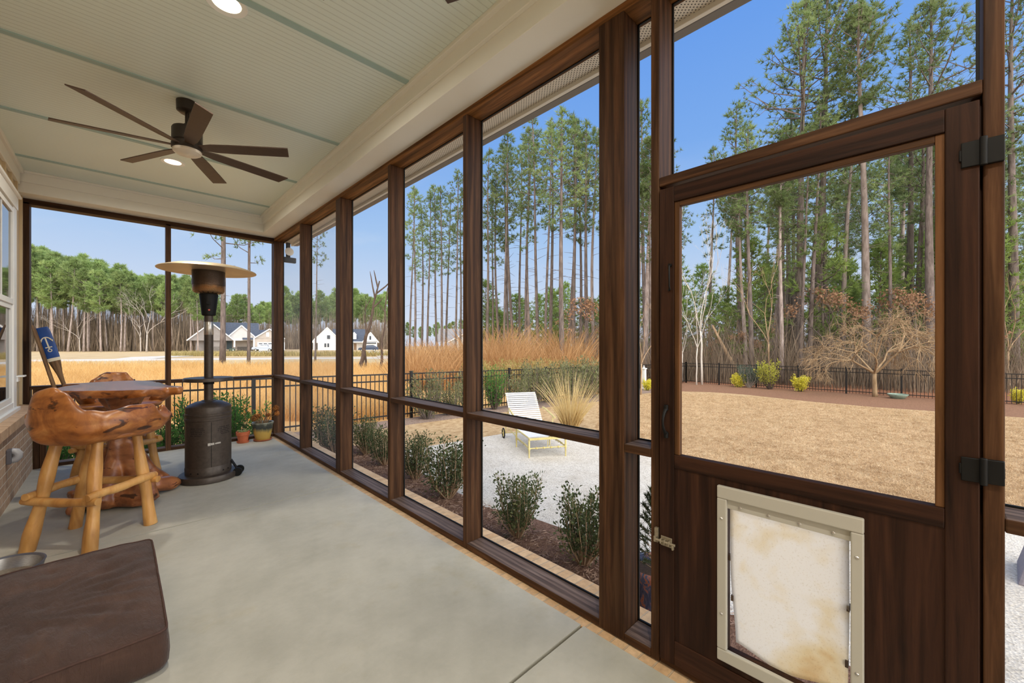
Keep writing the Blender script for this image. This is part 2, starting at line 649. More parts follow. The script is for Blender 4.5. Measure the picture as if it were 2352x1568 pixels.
# ---- far end wall
wf = empty('wall_far', kind='structure', label='far porch end wall of stained timber framing and insect screens')
for q in ((-0.742, YF, 0.70, -0.682, YFO, BEAM0), (-0.660, YF, 0.0, -0.615, YFO, 0.866), (-0.612, YF + 0.01, 0.0, -0.566, YFO, 0.866), (0.441, YF, 0.0, 0.492, YFO, BEAM0)):
    m = MB()
    m.box(*q)
    m.build('post', M['stainZ'], wf, bevel=0.003)
m = MB()
m.box(-0.742, YF, BEAM0 - 0.02, XI, YFO, BEAM1)
m.build('header_plate', M['stainX'], wf, bevel=0.003)
for x0, x1 in ((-0.68, 0.441), (0.492, XI)):
    m = MB()
    m.box(x0, YF, 0.866, x1, YFO, 0.900)
    m.m[1] = 1
    m.build('mid_rail', [M['stainX'], M['weathered_skylitX']], wf, bevel=0.003)
    m = MB()
    m.box(max(x0, -0.566), YF, 0.0, x1, YFO, ZP)
    m.m[1] = 1
    m.build('sill_plate', [M['stainX'], M['weathered_skylitX']], wf, bevel=0.003)
    for z0, z1 in ((ZP, 0.866), (0.900, BEAM0 - 0.02)):
        m = MB()
        m.box(x0 if z0 > 0.5 else max(x0, -0.566), YFO - 0.006, z0, x1, YFO - 0.005, z1)
        m.build('screen_panel', M['screen'], wf)

# ---- house wall
wl = empty('wall_left', kind='structure', label='house wall with tan brick wainscot and tan board siding')
m = MB()
m.box(-0.86, YB, 0.0, -0.66, YFO - 0.14, 0.63)
m.build('brick_wainscot', M['brick'], wl)
m = MB()
m.add([(-0.86, YB, 0.62), (-0.86, YFO - 0.14, 0.62), (-0.622, YFO - 0.14, 0.62), (-0.622, YB, 0.62),
       (-0.86, YB, 0.735), (-0.86, YFO - 0.14, 0.735), (-0.622, YFO - 0.14, 0.70), (-0.622, YB, 0.70)],
      [(0, 3, 2, 1), (4, 5, 6, 7), (0, 1, 5, 4), (1, 2, 6, 5), (2, 3, 7, 6), (3, 0, 4, 7)])
m.build('brick_sill', M['rowlock_sill'], wl, bevel=0.003)
m = MB()
m.box(-0.90, YB, 0.70, -0.742, YFO, 3.3)
m.build('siding', M['siding'], wl)
for k in range(24):
    y = 6.70 - 0.30 * k
    if y < YB + 0.1:
        break
    if y > 6.35 or y < 4.4:
        m = MB()
        m.box(-0.742, y - 0.022, 0.72, -0.722, y + 0.022, 3.0)
        m.build('siding_batten', M['siding'], wl)
    else:
        m = MB()
        m.box(-0.742, y - 0.022, 2.82, -0.722, y + 0.022, 3.0)
        m.build('siding_batten', M['siding'], wl)

win = empty('window_1', kind='structure', label='white double-hung window in the house wall above the brick')
GLASS = mat_flat('window_glass', (0.012, 0.016, 0.018, 1), 0.02, 0.0, 1.0)
W0, W1, WZ0, WZ1 = 4.60, 6.12, 0.80, 2.66
m = MB()
m.box(-0.742, W1, WZ0 - 0.06, -0.712, W1 + 0.15, WZ1 + 0.02)
m.box(-0.742, W0 - 0.15, WZ0 - 0.06, -0.712, W0, WZ1 + 0.02)
m.build('casing', M['crisp_white'], win, bevel=0.003)
m = MB()
m.box(-0.742, W0 - 0.18, WZ1 + 0.02, -0.705, W1 + 0.18, WZ1 + 0.14)
m.box(-0.742, W0 - 0.20, WZ1 + 0.14, -0.685, W1 + 0.20, WZ1 + 0.165)
m.build('head_casing', M['crisp_white'], win, bevel=0.003)
m = MB()
m.box(-0.742, W0 - 0.18, WZ0 - 0.09, -0.69, W1 + 0.17, WZ0 - 0.055)
m.box(-0.742, W0 - 0.15, WZ0 - 0.055, -0.715, W1 + 0.15, WZ0)
m.build('window_sill', M['crisp_white'], win, bevel=0.003)
for z0, z1, xs in ((WZ0, 1.74, -0.738), (1.74, WZ1, -0.728)):
    fr = MB()
    fr.box(xs - 0.004, W0, z0, xs + 0.014, W0 + 0.05, z1)
    fr.box(xs - 0.004, W1 - 0.05, z0, xs + 0.014, W1, z1)
    fr.box(xs - 0.004, W0 + 0.05, z0, xs + 0.014, W1 - 0.05, z0 + 0.05)
    fr.box(xs - 0.004, W0 + 0.05, z1 - 0.045, xs + 0.014, W1 - 0.05, z1)
    so = fr.build('sash', M['crisp_white'], win, bevel=0.002)
    if z0 > 1:
        mu = MB()
        for q in (1 / 3, 2 / 3):
            y = W0 + (W1 - W0) * q
            mu.box(xs - 0.002, y - 0.011, z0 + 0.05, xs + 0.008, y + 0.011, z1 - 0.045)
        mu.build('muntin', M['crisp_white'], so)
    p = MB()
    p.box(xs - 0.003, W0 + 0.05, z0 + 0.05, xs + 0.001, W1 - 0.05, z1 - 0.045)
    p.build('pane', GLASS, so)
m = MB()
m.box(-0.712, W1 + 0.12, 1.035, -0.66, W1 + 0.24, 1.05)
m.box(-0.735, W1 + 0.13, 0.99, -0.70, W1 + 0.23, 1.035)
m.build('trim_return', M['crisp_white'], win, bevel=0.002)

# ---- ceiling, perimeter box beam, eave
ce = empty('ceiling', kind='structure', label='pale blue-green beadboard porch ceiling with flat battens')
m = MB()
m.box(-0.74, YB, CEIL, 1.50, 6.60, CEIL + 0.05)
m.build('beadboard', M['ceiling'], ce)
for y in (6.0, 4.874, 3.687, 2.485, 1.283, 0.08, -1.12, -2.32):
    m = MB()
    m.box(-0.70, y - 0.021, CEIL - 0.009, 1.425, y + 0.021, CEIL + 0.002)
    m.build('ceiling_batten', M['batten'], ce)

bb = empty('trim_2', kind='structure', label='cream painted box beam around the porch ceiling')
m = MB()
m.box(1.471, YB, BEAM1, XO + 0.05, YFO + 0.1, 3.30)
m.build('beam_face', M['white'], bb, bevel=0.003)
m = MB()
m.box(1.446, YB, 3.035, 1.472, 6.53, CEIL)
m.box(1.418, YB, 3.122, 1.472, 6.53, CEIL)
m.build('beam_moulding', M['white'], bb, bevel=0.004)
m = MB()
m.box(-0.742, 6.53, BEAM1, 1.4705, YFO + 0.1, 3.30)
m.build('beam_face', M['white'], bb, bevel=0.003)
m = MB()
m.box(-0.742, 6.511, 3.035, 1.452, 6.531, CEIL)
m.box(-0.742, 6.485, 3.128, 1.425, 6.531, CEIL)
m.build('beam_moulding', M['white'], bb, bevel=0.004)
m = MB()
m.box(-0.742, YB, 2.995, -0.715, 6.485, CEIL)
m.box(-0.742, YB, 3.11, -0.69, 6.485, CEIL)
m.build('frieze_board', M['white'], bb, bevel=0.004)

rf = empty('roof_1', kind='structure', label='porch roof with vented cream soffit and grey gutter')
m = MB()
m.add([(-4.0, YB - 0.2, 3.31), (2.05, YB - 0.2, 3.31), (2.05, 7.15, 3.31), (-4.0, 7.15, 3.31),
       (-4.0, YB - 0.2, 5.4), (2.05, YB - 0.2, 3.40), (2.05, 7.15, 3.40), (-4.0, 7.15, 5.4)],
      [(0, 3, 2, 1), (4, 5, 6, 7), (0, 1, 5, 4), (1, 2, 6, 5), (2, 3, 7, 6), (3, 0, 4, 7)])
m.build('roof_slab', mat_noise('shingles', srgb(60, 62, 66), srgb(84, 86, 90), 30, 0.9), rf)
m = MB()
m.box(1.815, YB - 0.2, 2.950, 2.005, 7.10, 2.962)
m.build('vented_soffit', M['soffit'], rf)
m = MB()
m.box(1.985, YB - 0.2, 2.925, 2.012, 7.12, 3.31)
m.box(2.012, YB - 0.2, 2.945, 2.028, 7.12, 3.31)
m.build('fascia', M['white'], rf, bevel=0.003)
m = MB()
m.add([(2.028, YB - 0.2, 2.935), (2.10, YB - 0.2, 2.945), (2.135, YB - 0.2, 3.06), (2.028, YB - 0.2, 3.06),
       (2.028, 7.14, 2.935), (2.10, 7.14, 2.945), (2.135, 7.14, 3.06), (2.028, 7.14, 3.06)],
      [(0, 1, 2, 3), (7, 6, 5, 4), (0, 4, 5, 1), (1, 5, 6, 2), (2, 6, 7, 3), (3, 7, 4, 0)])
m.build('gutter', M['gutter'], rf, bevel=0.004)

# ================================================================== screen door
XD = 1.652                       # inner face of the door leaf
d = empty('door_1', kind='structure', label='dark stained screen door with a pet flap in its lower panel')
T = 0.036
for y0, y1 in ((0.738, 0.800), (-0.094, -0.030)):
    m = MB()
    m.box(XD, y0, 0.03, XD + T, y1, 2.015)
    m.build('stile', M['doorZ'], d, bevel=0.003)
for z0, z1 in ((1.950, 2.015), (0.846, 0.902), (0.03, 0.13)):
    m = MB()
    m.box(XD + (0.001 if z0 < 1 else 0), -0.030, z0, XD + T, 0.738, z1)
    m.build('door_rail', M['doorY'], d, bevel=0.003)
for q in ((0.717, 0.902, 0.738, 1.950), (-0.030, 0.902, -0.011, 1.950)):
    m = MB()
    m.box(XD + 0.006, q[0], q[1], XD + T - 0.004, q[2], q[3])
    m.build('screen_stop', M['stopZ'], d, bevel=0.002)
m = MB()
m.box(XD + 0.006, -0.011, 1.930, XD + T - 0.004, 0.717, 1.950)
m.build('screen_stop', M['stopY'], d, bevel=0.002)
m = MB()
m.box(XD + 0.022, -0.011, 0.902, XD + 0.023, 0.717, 1.930)
m.build('screen_panel', M['screen'], d)
# lower board with the opening for the flap
FY0, FY1, FZ0, FZ1 = 0.172, 0.532, 0.205, 0.775
m = MB()
XP0, XP1 = XD + 0.006, XD + 0.030
m.box(XP0, FY1, 0.13, XP1, 0.738, 0.846)
m.box(XP0, -0.030, 0.13, XP1, FY0, 0.846)
m.box(XP0, FY0, FZ1, XP1, FY1, 0.846)
m.box(XP0, FY0, 0.13, XP1, FY1, FZ0)
m.build('kick_panel', M['doorZ'], d)
pf = MB()
fo = XD - 0.012
for q in ((0.140, FZ1 - 0.0, 0.566, 0.822), (0.140, 0.160, 0.566, FZ0), (FY1, FZ0, 0.566, FZ1), (0.140, FZ0, FY0, FZ1)):
    pf.box(fo, q[0], q[1], XP0, q[2], q[3])
pet_mat = mat_flat('pet_door_frame', srgb(176, 172, 160), 0.45)
pet = pf.build('pet_door_frame', pet_mat, d, bevel=0.004)
m = MB()
m.box(fo + 0.012, FY0, FZ1 - 0.035, fo + 0.018, FY1, FZ1)
m.build('flap_clamp', pet_mat, pet, bevel=0.001)
m = MB()
for y in (0.216, 0.306, 0.397, 0.488):
    m.lathe([(0.0055, 0), (0.0055, 0.003), (0.003, 0.005)], 12, (0, 0, 0))
    n = len(m.v) - 36
    for i in range(n, len(m.v)):
        p = m.v[i]
        m.v[i] = (fo + 0.012 - p[2], y + p[0], FZ1 - 0.022 + p[1])
m.build('screw', M['silver'], pet)
m = MB()
for y, z in ((0.549, 0.70), (0.549, 0.34), (0.156, 0.70), (0.156, 0.34)):
    m.lathe([(0.005, 0), (0.005, 0.002), (0.003, 0.004)], 12, (0, 0, 0))
    n = len(m.v) - 36
    for i in range(n, len(m.v)):
        p = m.v[i]
        m.v[i] = (fo - p[2], y + p[0], z + p[1])
m.build('screw', M['silver'], pet)


def flap_mat():
    m, nt, nd, lk, b = new_mat('yellowed_vinyl')
    mp = coords(nd, lk, 'Object')
    n = noise(nd, lk, mp, 4.5, 4, 0.55, 0.25)
    r = ramp(nd, [(0.44, srgb(255, 250, 240)), (0.62, srgb(248, 234, 204)), (0.80, srgb(224, 186, 126))])
    lk.new(n.outputs['Fac'], r.inputs['Fac'])
    n2 = noise(nd, lk, mp, 190, 2, 0.5)
    r2 = ramp(nd, [(0.30, (0.82, 0.78, 0.7, 1)), (0.42, (1, 1, 1, 1))])
    lk.new(n2.outputs['Fac'], r2.inputs['Fac'])
    c = mixc(nd, lk, 0.55, r.outputs['Color'], r2.outputs['Color'], 'MULTIPLY')
    lk.new(c, b.inputs['Base Color'])
    b.inputs['Roughness'].default_value = 0.35
    tr = nd.new('ShaderNodeBsdfTranslucent')
    lk.new(c, tr.inputs['Color'])
    mx = nd.new('ShaderNodeMixShader')
    mx.inputs[0].default_value = 0.85
    lk.new(b.outputs[0], mx.inputs[1])
    lk.new(tr.outputs[0], mx.inputs[2])
    lk.new(mx.outputs[0], nd['Material Output'].inputs['Surface'])
    return m


FLAP = flap_mat()
vs, fs = [], []
NU, NV = 24, 30
for j in range(NV + 1):
    v = j / NV
    for i in range(NU + 1):
        u = i / NU
        inset = 0.004 + 0.014 * smooth(0.45, 1.0, v)
        y = FY1 - 0.003 - inset + (FY0 - FY1 + 0.006 + 1.4 * inset) * u
        low = 0.232 - 0.034 * math.sin(PI * min(1.0, u * 1.15)) ** 1.5
        z = (FZ1 - 0.01) + (low - FZ1 + 0.01) * v
        x = XD + 0.010 + 0.020 * v ** 2 + 0.010 * math.sin(PI * u) * v ** 1.4
        vs.append((x, y, z))
for j in range(NV):
    for i in range(NU):
        a = j * (NU + 1) + i
        fs.append((a, a + 1, a + NU + 2, a + NU + 1))
m = MB().add(vs, fs, 0, True)
fl = m.build('pet_flap', FLAP, pet)
sol = fl.modifiers.new('thick', 'SOLIDIFY')
sol.thickness = 0.0025
m = MB()
for y, z in ((0.528, 0.55), (0.520, 0.40), (0.180, 0.52), (0.184, 0.34)):
    m = MB()
    m.box(XD + 0.012, y - 0.004, z - 0.010, XD + 0.030, y + 0.004, z + 0.010)
    m.build('flap_magnet', mat_flat('magnet_brown', srgb(70, 52, 40), 0.5) if 'magnet' not in M else M['magnet'], pet)

for y0, y1 in ((-0.100, -0.080), (0.788, 0.807)):
    m = MB()
    m.box(XD + T + 0.003, y0, 0.024, XO - 0.02, y1, 2.032)
    m.build('door_stop', M['doorZ'], wr, bevel=0.002)
# hinges, bow handle, hook, barrel bolt
for zc, hh in ((1.872, 0.034), (1.022, 0.032)):
    g = MB()
    for sgn, y0, y1 in ((1, -0.098, -0.060), (-1, -0.137, -0.102)):
        g.box(XD - 0.006 if sgn > 0 else XD - 0.001, y0, zc - hh, XD + 0.001 if sgn > 0 else XI + 0.001, y1, zc + hh)
        tip = -0.056 if sgn > 0 else -0.1375
        g.box(XD - 0.005 if sgn > 0 else XD, min(y0, tip), zc - hh * 0.45, XD if sgn > 0 else XI, max(y1, tip), zc + hh * 0.45)
    g.tube([(XD - 0.008, -0.100, zc - hh - 0.004), (XD - 0.008, -0.100, zc + hh + 0.004)], 0.0075, 12)
    g.build('hinge', M['black_metal'], d, bevel=0.002)
g = MB()
pts = []
for k in range(17):
    a = k / 16
    pts.append((XD - 0.003 - 0.034 * math.sin(PI * a) ** 0.7, 0.768, 0.985 + 0.105 * a))
g.tube(pts, [0.0075 - 0.003 * math.sin(PI * k / 16) + 0.002 * (k in (0, 16)) for k in range(17)], 10)
for z in (0.980, 1.095):
    g.tube([(XD - 0.006, 0.768, z - 0.011), (XD - 0.006, 0.768, z + 0.011)], [0.009, 0.009], 12)
g.build('pull_handle', M['black_metal'], d)
g = MB()
g.tube([(XD - 0.004, 0.752, 1.69), (XD - 0.012, 0.752, 1.68), (XD - 0.012, 0.752, 1.60), (XD - 0.004, 0.752, 1.585)], 0.0035, 8)
g.tube([(XD + 0.002, 0.752, 1.688), (XD - 0.01, 0.752, 1.688)], 0.007, 10)
g.tube([(XD + 0.002, 0.757, 1.585), (XD - 0.008, 0.757, 1.585)], 0.004, 8)
g.build('hook_latch', M['black_metal'], d)
g = MB()
g.box(XD - 0.004, 0.745, 0.512, XD, 0.792, 0.552)
g.tube([(XD - 0.012, 0.728, 0.532), (XD - 0.012, 0.812, 0.532)], 0.0055, 10)
for y in (0.752, 0.772, 0.788):
    g.box(XD - 0.019, y - 0.003, 0.522, XD - 0.003, y + 0.003, 0.542)
g.box(XD - 0.024, 0.731, 0.515, XD - 0.012, 0.737, 0.532)
bolt = g.build('barrel_bolt', M['galv'], d, bevel=0.001)
g = MB()
g.box(XD - 0.002, 0.806, 0.515, XI + 0.001, 0.822, 0.575)
g.box(XD - 0.018, 0.809, 0.522, XD - 0.002, 0.818, 0.545)
g.build('bolt_keeper', M['galv'], d, bevel=0.001)
# ================================================================== things on the porch
from mathutils import noise as mn


def teak(name, c0, c1, c2, scale=5.0, rough=0.38, cracks=True, stretch=(1, 1, 1)):
    m, nt, nd, lk, b = new_mat(name)
    mp = coords(nd, lk, 'Object', stretch)
    n = noise(nd, lk, mp, scale, 6, 0.62, 1.6)
    r = ramp(nd, [(0.3, c0), (0.52, c1), (0.72, c2)])
    lk.new(n.outputs['Fac'], r.inputs['Fac'])
    w = nd.new('ShaderNodeTexWave')
    w.inputs['Scale'].default_value = 4.0
    w.inputs['Distortion'].default_value = 9.0
    w.inputs['Detail'].default_value = 4
    w.bands_direction = 'Z'
    lk.new(mp.outputs[0], w.inputs['Vector'])
    r2 = ramp(nd, [(0.1, (0.78, 0.74, 0.7, 1)), (0.6, (1.08, 1.08, 1.08, 1))])
    lk.new(w.outputs['Color'], r2.inputs['Fac'])
    c = mixc(nd, lk, 0.7, r.outputs['Color'], r2.outputs['Color'], 'MULTIPLY')
    if cracks:
        n3 = noise(nd, lk, coords(nd, lk, 'Object', (1, 1, 2.2), (0.3, 0.2, 0.1)), 6.5, 3, 0.55, 0.9)
        r3 = ramp(nd, [(0.61, (1, 1, 1, 1)), (0.635, (0.45, 0.34, 0.26, 1)), (0.665, (0.10, 0.07, 0.05, 1))])
        lk.new(n3.outputs['Fac'], r3.inputs['Fac'])
        c = mixc(nd, lk, 0.9, c, r3.outputs['Color'], 'MULTIPLY')
    lk.new(c, b.inputs['Base Color'])
    b.inputs['Roughness'].default_value = rough
    b.inputs['Coat Weight'].default_value = 0.25
    b.inputs['Coat Roughness'].default_value = 0.25
    bump(nd, lk, n.outputs['Fac'], 0.2, 0.01, b)
    return m


M['root'] = teak('teak_root', srgb(118, 66, 28), srgb(162, 99, 46), srgb(190, 133, 74))
M['golden'] = teak('peeled_log', srgb(172, 117, 56), srgb(200, 147, 80), srgb(214, 168, 104), 7, 0.45, False, (1, 1, 0.25))
M['slab'] = teak('slab_top', srgb(116, 64, 42), srgb(150, 92, 64), srgb(176, 118, 84), 3.0, 0.26, False, (2.4, 0.6, 1))
M['trunk_base'] = teak('root_base', srgb(104, 58, 30), srgb(146, 88, 50), srgb(176, 118, 72), 4.0)


def wobble(p, amp, sc, seed=0.0):
    q = Vector((p[0] * sc + seed, p[1] * sc - seed, p[2] * sc + 3.1 * seed))
    return Vector(p) + Vector((mn.noise(q), mn.noise(q + Vector((7.3, 1.1, 4.2))), mn.noise(q + Vector((2.9, 8.1, 0.7))))) * amp


def lerp_table(t, tab):
    for (a, va), (b, vb) in zip(tab[:-1], tab[1:]):
        if t <= b:
            k = smooth(a, b, t)
            return va + (vb - va) * k
    return tab[-1][1]


def make_stool(loc, mirror, tops, label, group, seed, rz=0.0, rot_rungs=(0,)):
    """log stool with a carved root seat that wraps round its back; back faces -Y (or +Y when mirrored)"""
    root = empty('bar_stool', loc, rz, label, 'stool', group)
    sgn = -1.0 if not mirror else 1.0
    RR = 0.35
    n = 72
    # carved wrap-round back
    vs, fs, K = [], [], 12
    for i in range(n + 1):
        f = i / n
        ang = PI * 1.0 - f * PI * 1.06          # from the -X end round to the +X end
        zt = lerp_table(f, tops)
        end = min(smooth(0.0, 0.05, f), 1 - smooth(0.955, 1.0, f))
        knob = 0.055 * math.exp(-((f - 0.95) / 0.06) ** 2)
        r = RR + 0.012 * math.sin(f * 17) + knob * 0.4 - 0.035 * math.exp(-(f / 0.16) ** 2)
        zb = 0.705 + 0.13 * math.exp(-(f / 0.085) ** 2) + 0.015 * math.sin(f * 9 + seed) + 0.03 * smooth(0.8, 1, f)
        zm = 0.5 * (zb + zt)
        prof = [(r - 0.13, zb + 0.01), (r - 0.06, zb - 0.004), (r - 0.005, zb + 0.03), (r + 0.022 + knob * 0.5, zb + 0.09), (r + 0.012, zm + 0.04), (r - 0.004, zt - 0.03),
                (r - 0.022, zt - 0.004), (r - 0.048, zt - 0.006), (r - 0.066, zt - 0.04), (r - 0.074, zm), (r - 0.10, zb + 0.08), (r - 0.15, zb + 0.055)]
        cr = sum(p[0] for p in prof) / K
        cz = sum(p[1] for p in prof) / K
        for (pr, pz) in prof:
            s = 0.25 + 0.75 * end
            pr, pz = cr + (pr - cr) * s, cz + (pz - cz) * (0.5 + 0.5 * end)
            p = Vector((pr * math.cos(ang), sgn * pr * math.sin(ang), pz))
            vs.append(wobble(p, 0.018, 9, seed))
    for i in range(n):
        for k in range(K):
            l = (k + 1) % K
            q = (i * K + k, i * K + l, (i + 1) * K + l, (i + 1) * K + k)
            fs.append(q if mirror else tuple(reversed(q)))
    fs.append(tuple(range(K)))
    fs.append(tuple(n * K + k for k in range(K)))
    b = MB().add(vs, fs, 0, True)
    b.build('backrest', M['root'], root, sharp=80, sub=1)
    # seat slab
    s = MB()
    s.lathe([(0.05, 0.705), (0.27, 0.702), (0.318, 0.718), (0.326, 0.742), (0.30, 0.765), (0.18, 0.757), (0.001, 0.752)], 40)
    s.map(lambda p: wobble(p, 0.02, 7, seed + 2))
    s.build('seat', M['root'], root, sharp=80)
    # splayed legs
    feet = [(-0.335, -0.035), (-0.04, sgn * 0.33), (0.27, -0.035), (-0.135, -sgn * 0.27)]
    heads = [(-0.20, 0.0), (-0.005, sgn * 0.22), (0.19, 0.0), (-0.03, -sgn * 0.20)]
    for i, ((fx, fy), (hx, hy)) in enumerate(zip(feet, heads)):
        g = MB()
        pts, rad = [], []
        for k in range(15):
            t = k / 14
            p = Vector((fx, fy, 0.0)).lerp(Vector((hx, hy, 0.72)), t)
            off = wobble(p, 0.012, 3.2, seed + i) - p
            p += off * math.sin(PI * t)
            pts.append(p)
            rad.append(0.039 - 0.006 * t + 0.003 * math.sin(11 * t + i) + 0.004 * mn.noise(Vector((t * 6, i, seed))))
        g.tube(pts, rad, 14)
        g.build('leg', M['golden'], root, sharp=60)
    # foot-rest ring of four poles

    def at(i, z):
        return Vector((feet[i][0], feet[i][1], 0)).lerp(Vector((heads[i][0], heads[i][1], 0.72)), z / 0.72)
    for i, j, z in ((0, 1, 0.325), (1, 2, 0.36), (2, 3, 0.33), (3, 0, 0.365)):
        a, c = at(i, z), at(j, z)
        o = Vector(((a.x + c.x) / 2, (a.y + c.y) / 2, 0)).normalized() * 0.035
        a, c = a + o, c + o
        e = (c - a).normalized() * 0.075
        g = MB()
        pts = [wobble((a - e).lerp(c + e, k / 8), 0.010, 5, seed + j) for k in range(9)]
        g.tube(pts, [0.024] + [0.0285 + 0.0015 * math.sin(k * 2 + i) for k in range(1, 8)] + [0.023], 12)
        g.build('footrest', M['golden'], root, sharp=60)
    return root


make_stool((-0.09, 4.145, 0), False, [(0, 0.90), (0.06, 0.905), (0.09, 0.96), (0.12, 1.07), (0.26, 1.085), (0.29, 1.06), (0.42, 0.93), (0.50, 0.912), (0.64, 0.945), (0.76, 0.93), (0.82, 0.875), (0.86, 0.86), (0.93, 0.90), (1.0, 0.86)],
           'golden log bar stool before the slab table, carved back turned to the camera', 'bar stools at the slab table', 1.7)
make_stool((0.03, 5.83, 0), True, [(0, 0.83), (0.12, 0.86), (0.25, 1.00), (0.36, 1.07), (0.50, 1.06), (0.56, 1.00), (0.60, 0.90), (0.80, 0.89), (0.93, 0.88), (1.0, 0.84)],
           'log bar stool behind the slab table, fin-shaped back showing over the table top', 'bar stools at the slab table', 4.4)

# ---- slab table
tb = empty('pub_table', (0.03, 4.95, 0), 0, 'live-edge wooden slab table on a carved root base between two log stools', 'table')
OUT = [(-0.37, -0.26), (-0.28, -0.37), (-0.12, -0.50), (0.03, -0.60), (0.12, -0.635), (0.22, -0.60), (0.27, -0.545), (0.335, -0.585), (0.375, -0.53), (0.34, -0.43), (0.30, -0.33),
       (0.285, -0.18), (0.27, 0.0), (0.255, 0.12), (0.22, 0.17), (0.24, 0.24), (0.19, 0.40), (0.10, 0.56), (-0.02, 0.60), (-0.16, 0.59), (-0.27, 0.55), (-0.36, 0.56), (-0.385, 0.47), (-0.30, 0.42), (-0.285, 0.33), (-0.34, 0.27), (-0.385, 0.12), (-0.40, -0.08)]


def fine_outline(o, k=4):
    r, n = [], len(o)
    for i in range(n):
        p0, p1, p2, p3 = (Vector(o[(i + q) % n]) for q in (-1, 0, 1, 2))
        for s in range(k):
            t = s / k
            r.append(0.5 * ((2 * p1) + (p2 - p0) * t + (2 * p0 - 5 * p1 + 4 * p2 - p3) * t * t + (3 * p1 - p0 - 3 * p2 + p3) * t ** 3))
    return [(p.x, p.y) for p in r]


fo_ = fine_outline(OUT)
nn = len(fo_)
vs, fs = [], []
LV = [(0.90, 0.936, -1), (0.975, 0.940, 1), (1.0, 0.962, 1), (0.995, 0.985, 1), (0.975, 0.998, 0), (0.955, 1.0, 0)]
for (s, z, w) in LV:
    for (x, y) in fo_:
        p = Vector((x * s, y * s, z))
        if w > 0:
            p = wobble(p, 0.020, 9, 3.0)
        vs.append(p)
for l in range(len(LV) - 1):
    for i in range(nn):
        j = (i + 1) % nn
        fs.append((l * nn + i, l * nn + j, (l + 1) * nn + j, (l + 1) * nn + i))
g = MB().add(vs, fs, 1, True)
g.add([vs[(len(LV) - 1) * nn + i] for i in range(nn)], [tuple(range(nn))], 0, False)
g.add([vs[i] for i in range(nn)], [tuple(reversed(range(nn)))], 1, False)
g.build('table_top', [M['slab'], M['root']], tb, sharp=50)
g = MB()
random.seed(5)
for k in range(7):
    a = 2 * PI * k / 7 + 0.3
    far = 0.24 + 0.07 * math.sin(k * 2.3)
    pts = []
    for q in range(7):
        t = q / 6
        rr = 0.045 + 0.02 * math.sin(k) + far * max(0, (0.55 - t) / 0.55) ** 1.5 + (0.07 if t > 0.85 else 0)
        aa = a + 0.7 * (1 - t) * math.sin(k * 1.7)
        pts.append((rr * math.cos(aa), rr * math.sin(aa) * 1.15, 0.05 + 0.885 * t))
    g.tube(pts, [0.075, 0.078, 0.062, 0.052, 0.048, 0.052, 0.06], 12)
for k in range(5):
    a = 2 * PI * k / 5 + 0.9
    g.tube([(0.12 * math.cos(a), 0.12 * math.sin(a), 0.16), (0.24 * math.cos(a), 0.26 * math.sin(a), 0.085), (0.33 * math.cos(a + 0.3), 0.36 * math.sin(a + 0.3), 0.06), (0.38 * math.cos(a + 0.5), 0.42 * math.sin(a + 0.5), 0.05)], [0.08, 0.075, 0.06, 0.045], 10)
g.lathe([(0.09, 0.02), (0.075, 0.3), (0.065, 0.6), (0.09, 0.93)], 16)
g.map(lambda p: wobble(p, 0.03, 8, 9.0))
o = g.build('root_base', M['trunk_base'], tb)
rm = o.modifiers.new('fuse', 'REMESH')
rm.mode = 'VOXEL'
rm.voxel_size = 0.013
rm.use_smooth_shade = True
sm = o.modifiers.new('soft', 'SMOOTH')
sm.iterations = 4
cut = [p for p in o.data.vertices]
for p in cut:
    p.co.z = max(p.co.z, 0.003)

# ---- oars leaning in the corner
BLUE = mat_noise('oar_blue_paint', srgb(22, 62, 128), srgb(28, 74, 146), 9, 0.45)
OARW = mat_wood('oar_wood', srgb(84, 62, 44), srgb(122, 94, 68), srgb(146, 116, 86), axis='Z', knots=False)
CREAM = mat_flat('oar_cream_paint', srgb(222, 214, 192), 0.5)
F_BLADE = [(0.0, 0.0155), (0.62, 0.0165), (0.78, 0.017), (0.84, 0.02), (0.92, 0.032), (1.0, 0.044), (1.08, 0.052), (1.16, 0.056), (1.46, 0.060), (1.52, 0.058), (1.555, 0.045)]


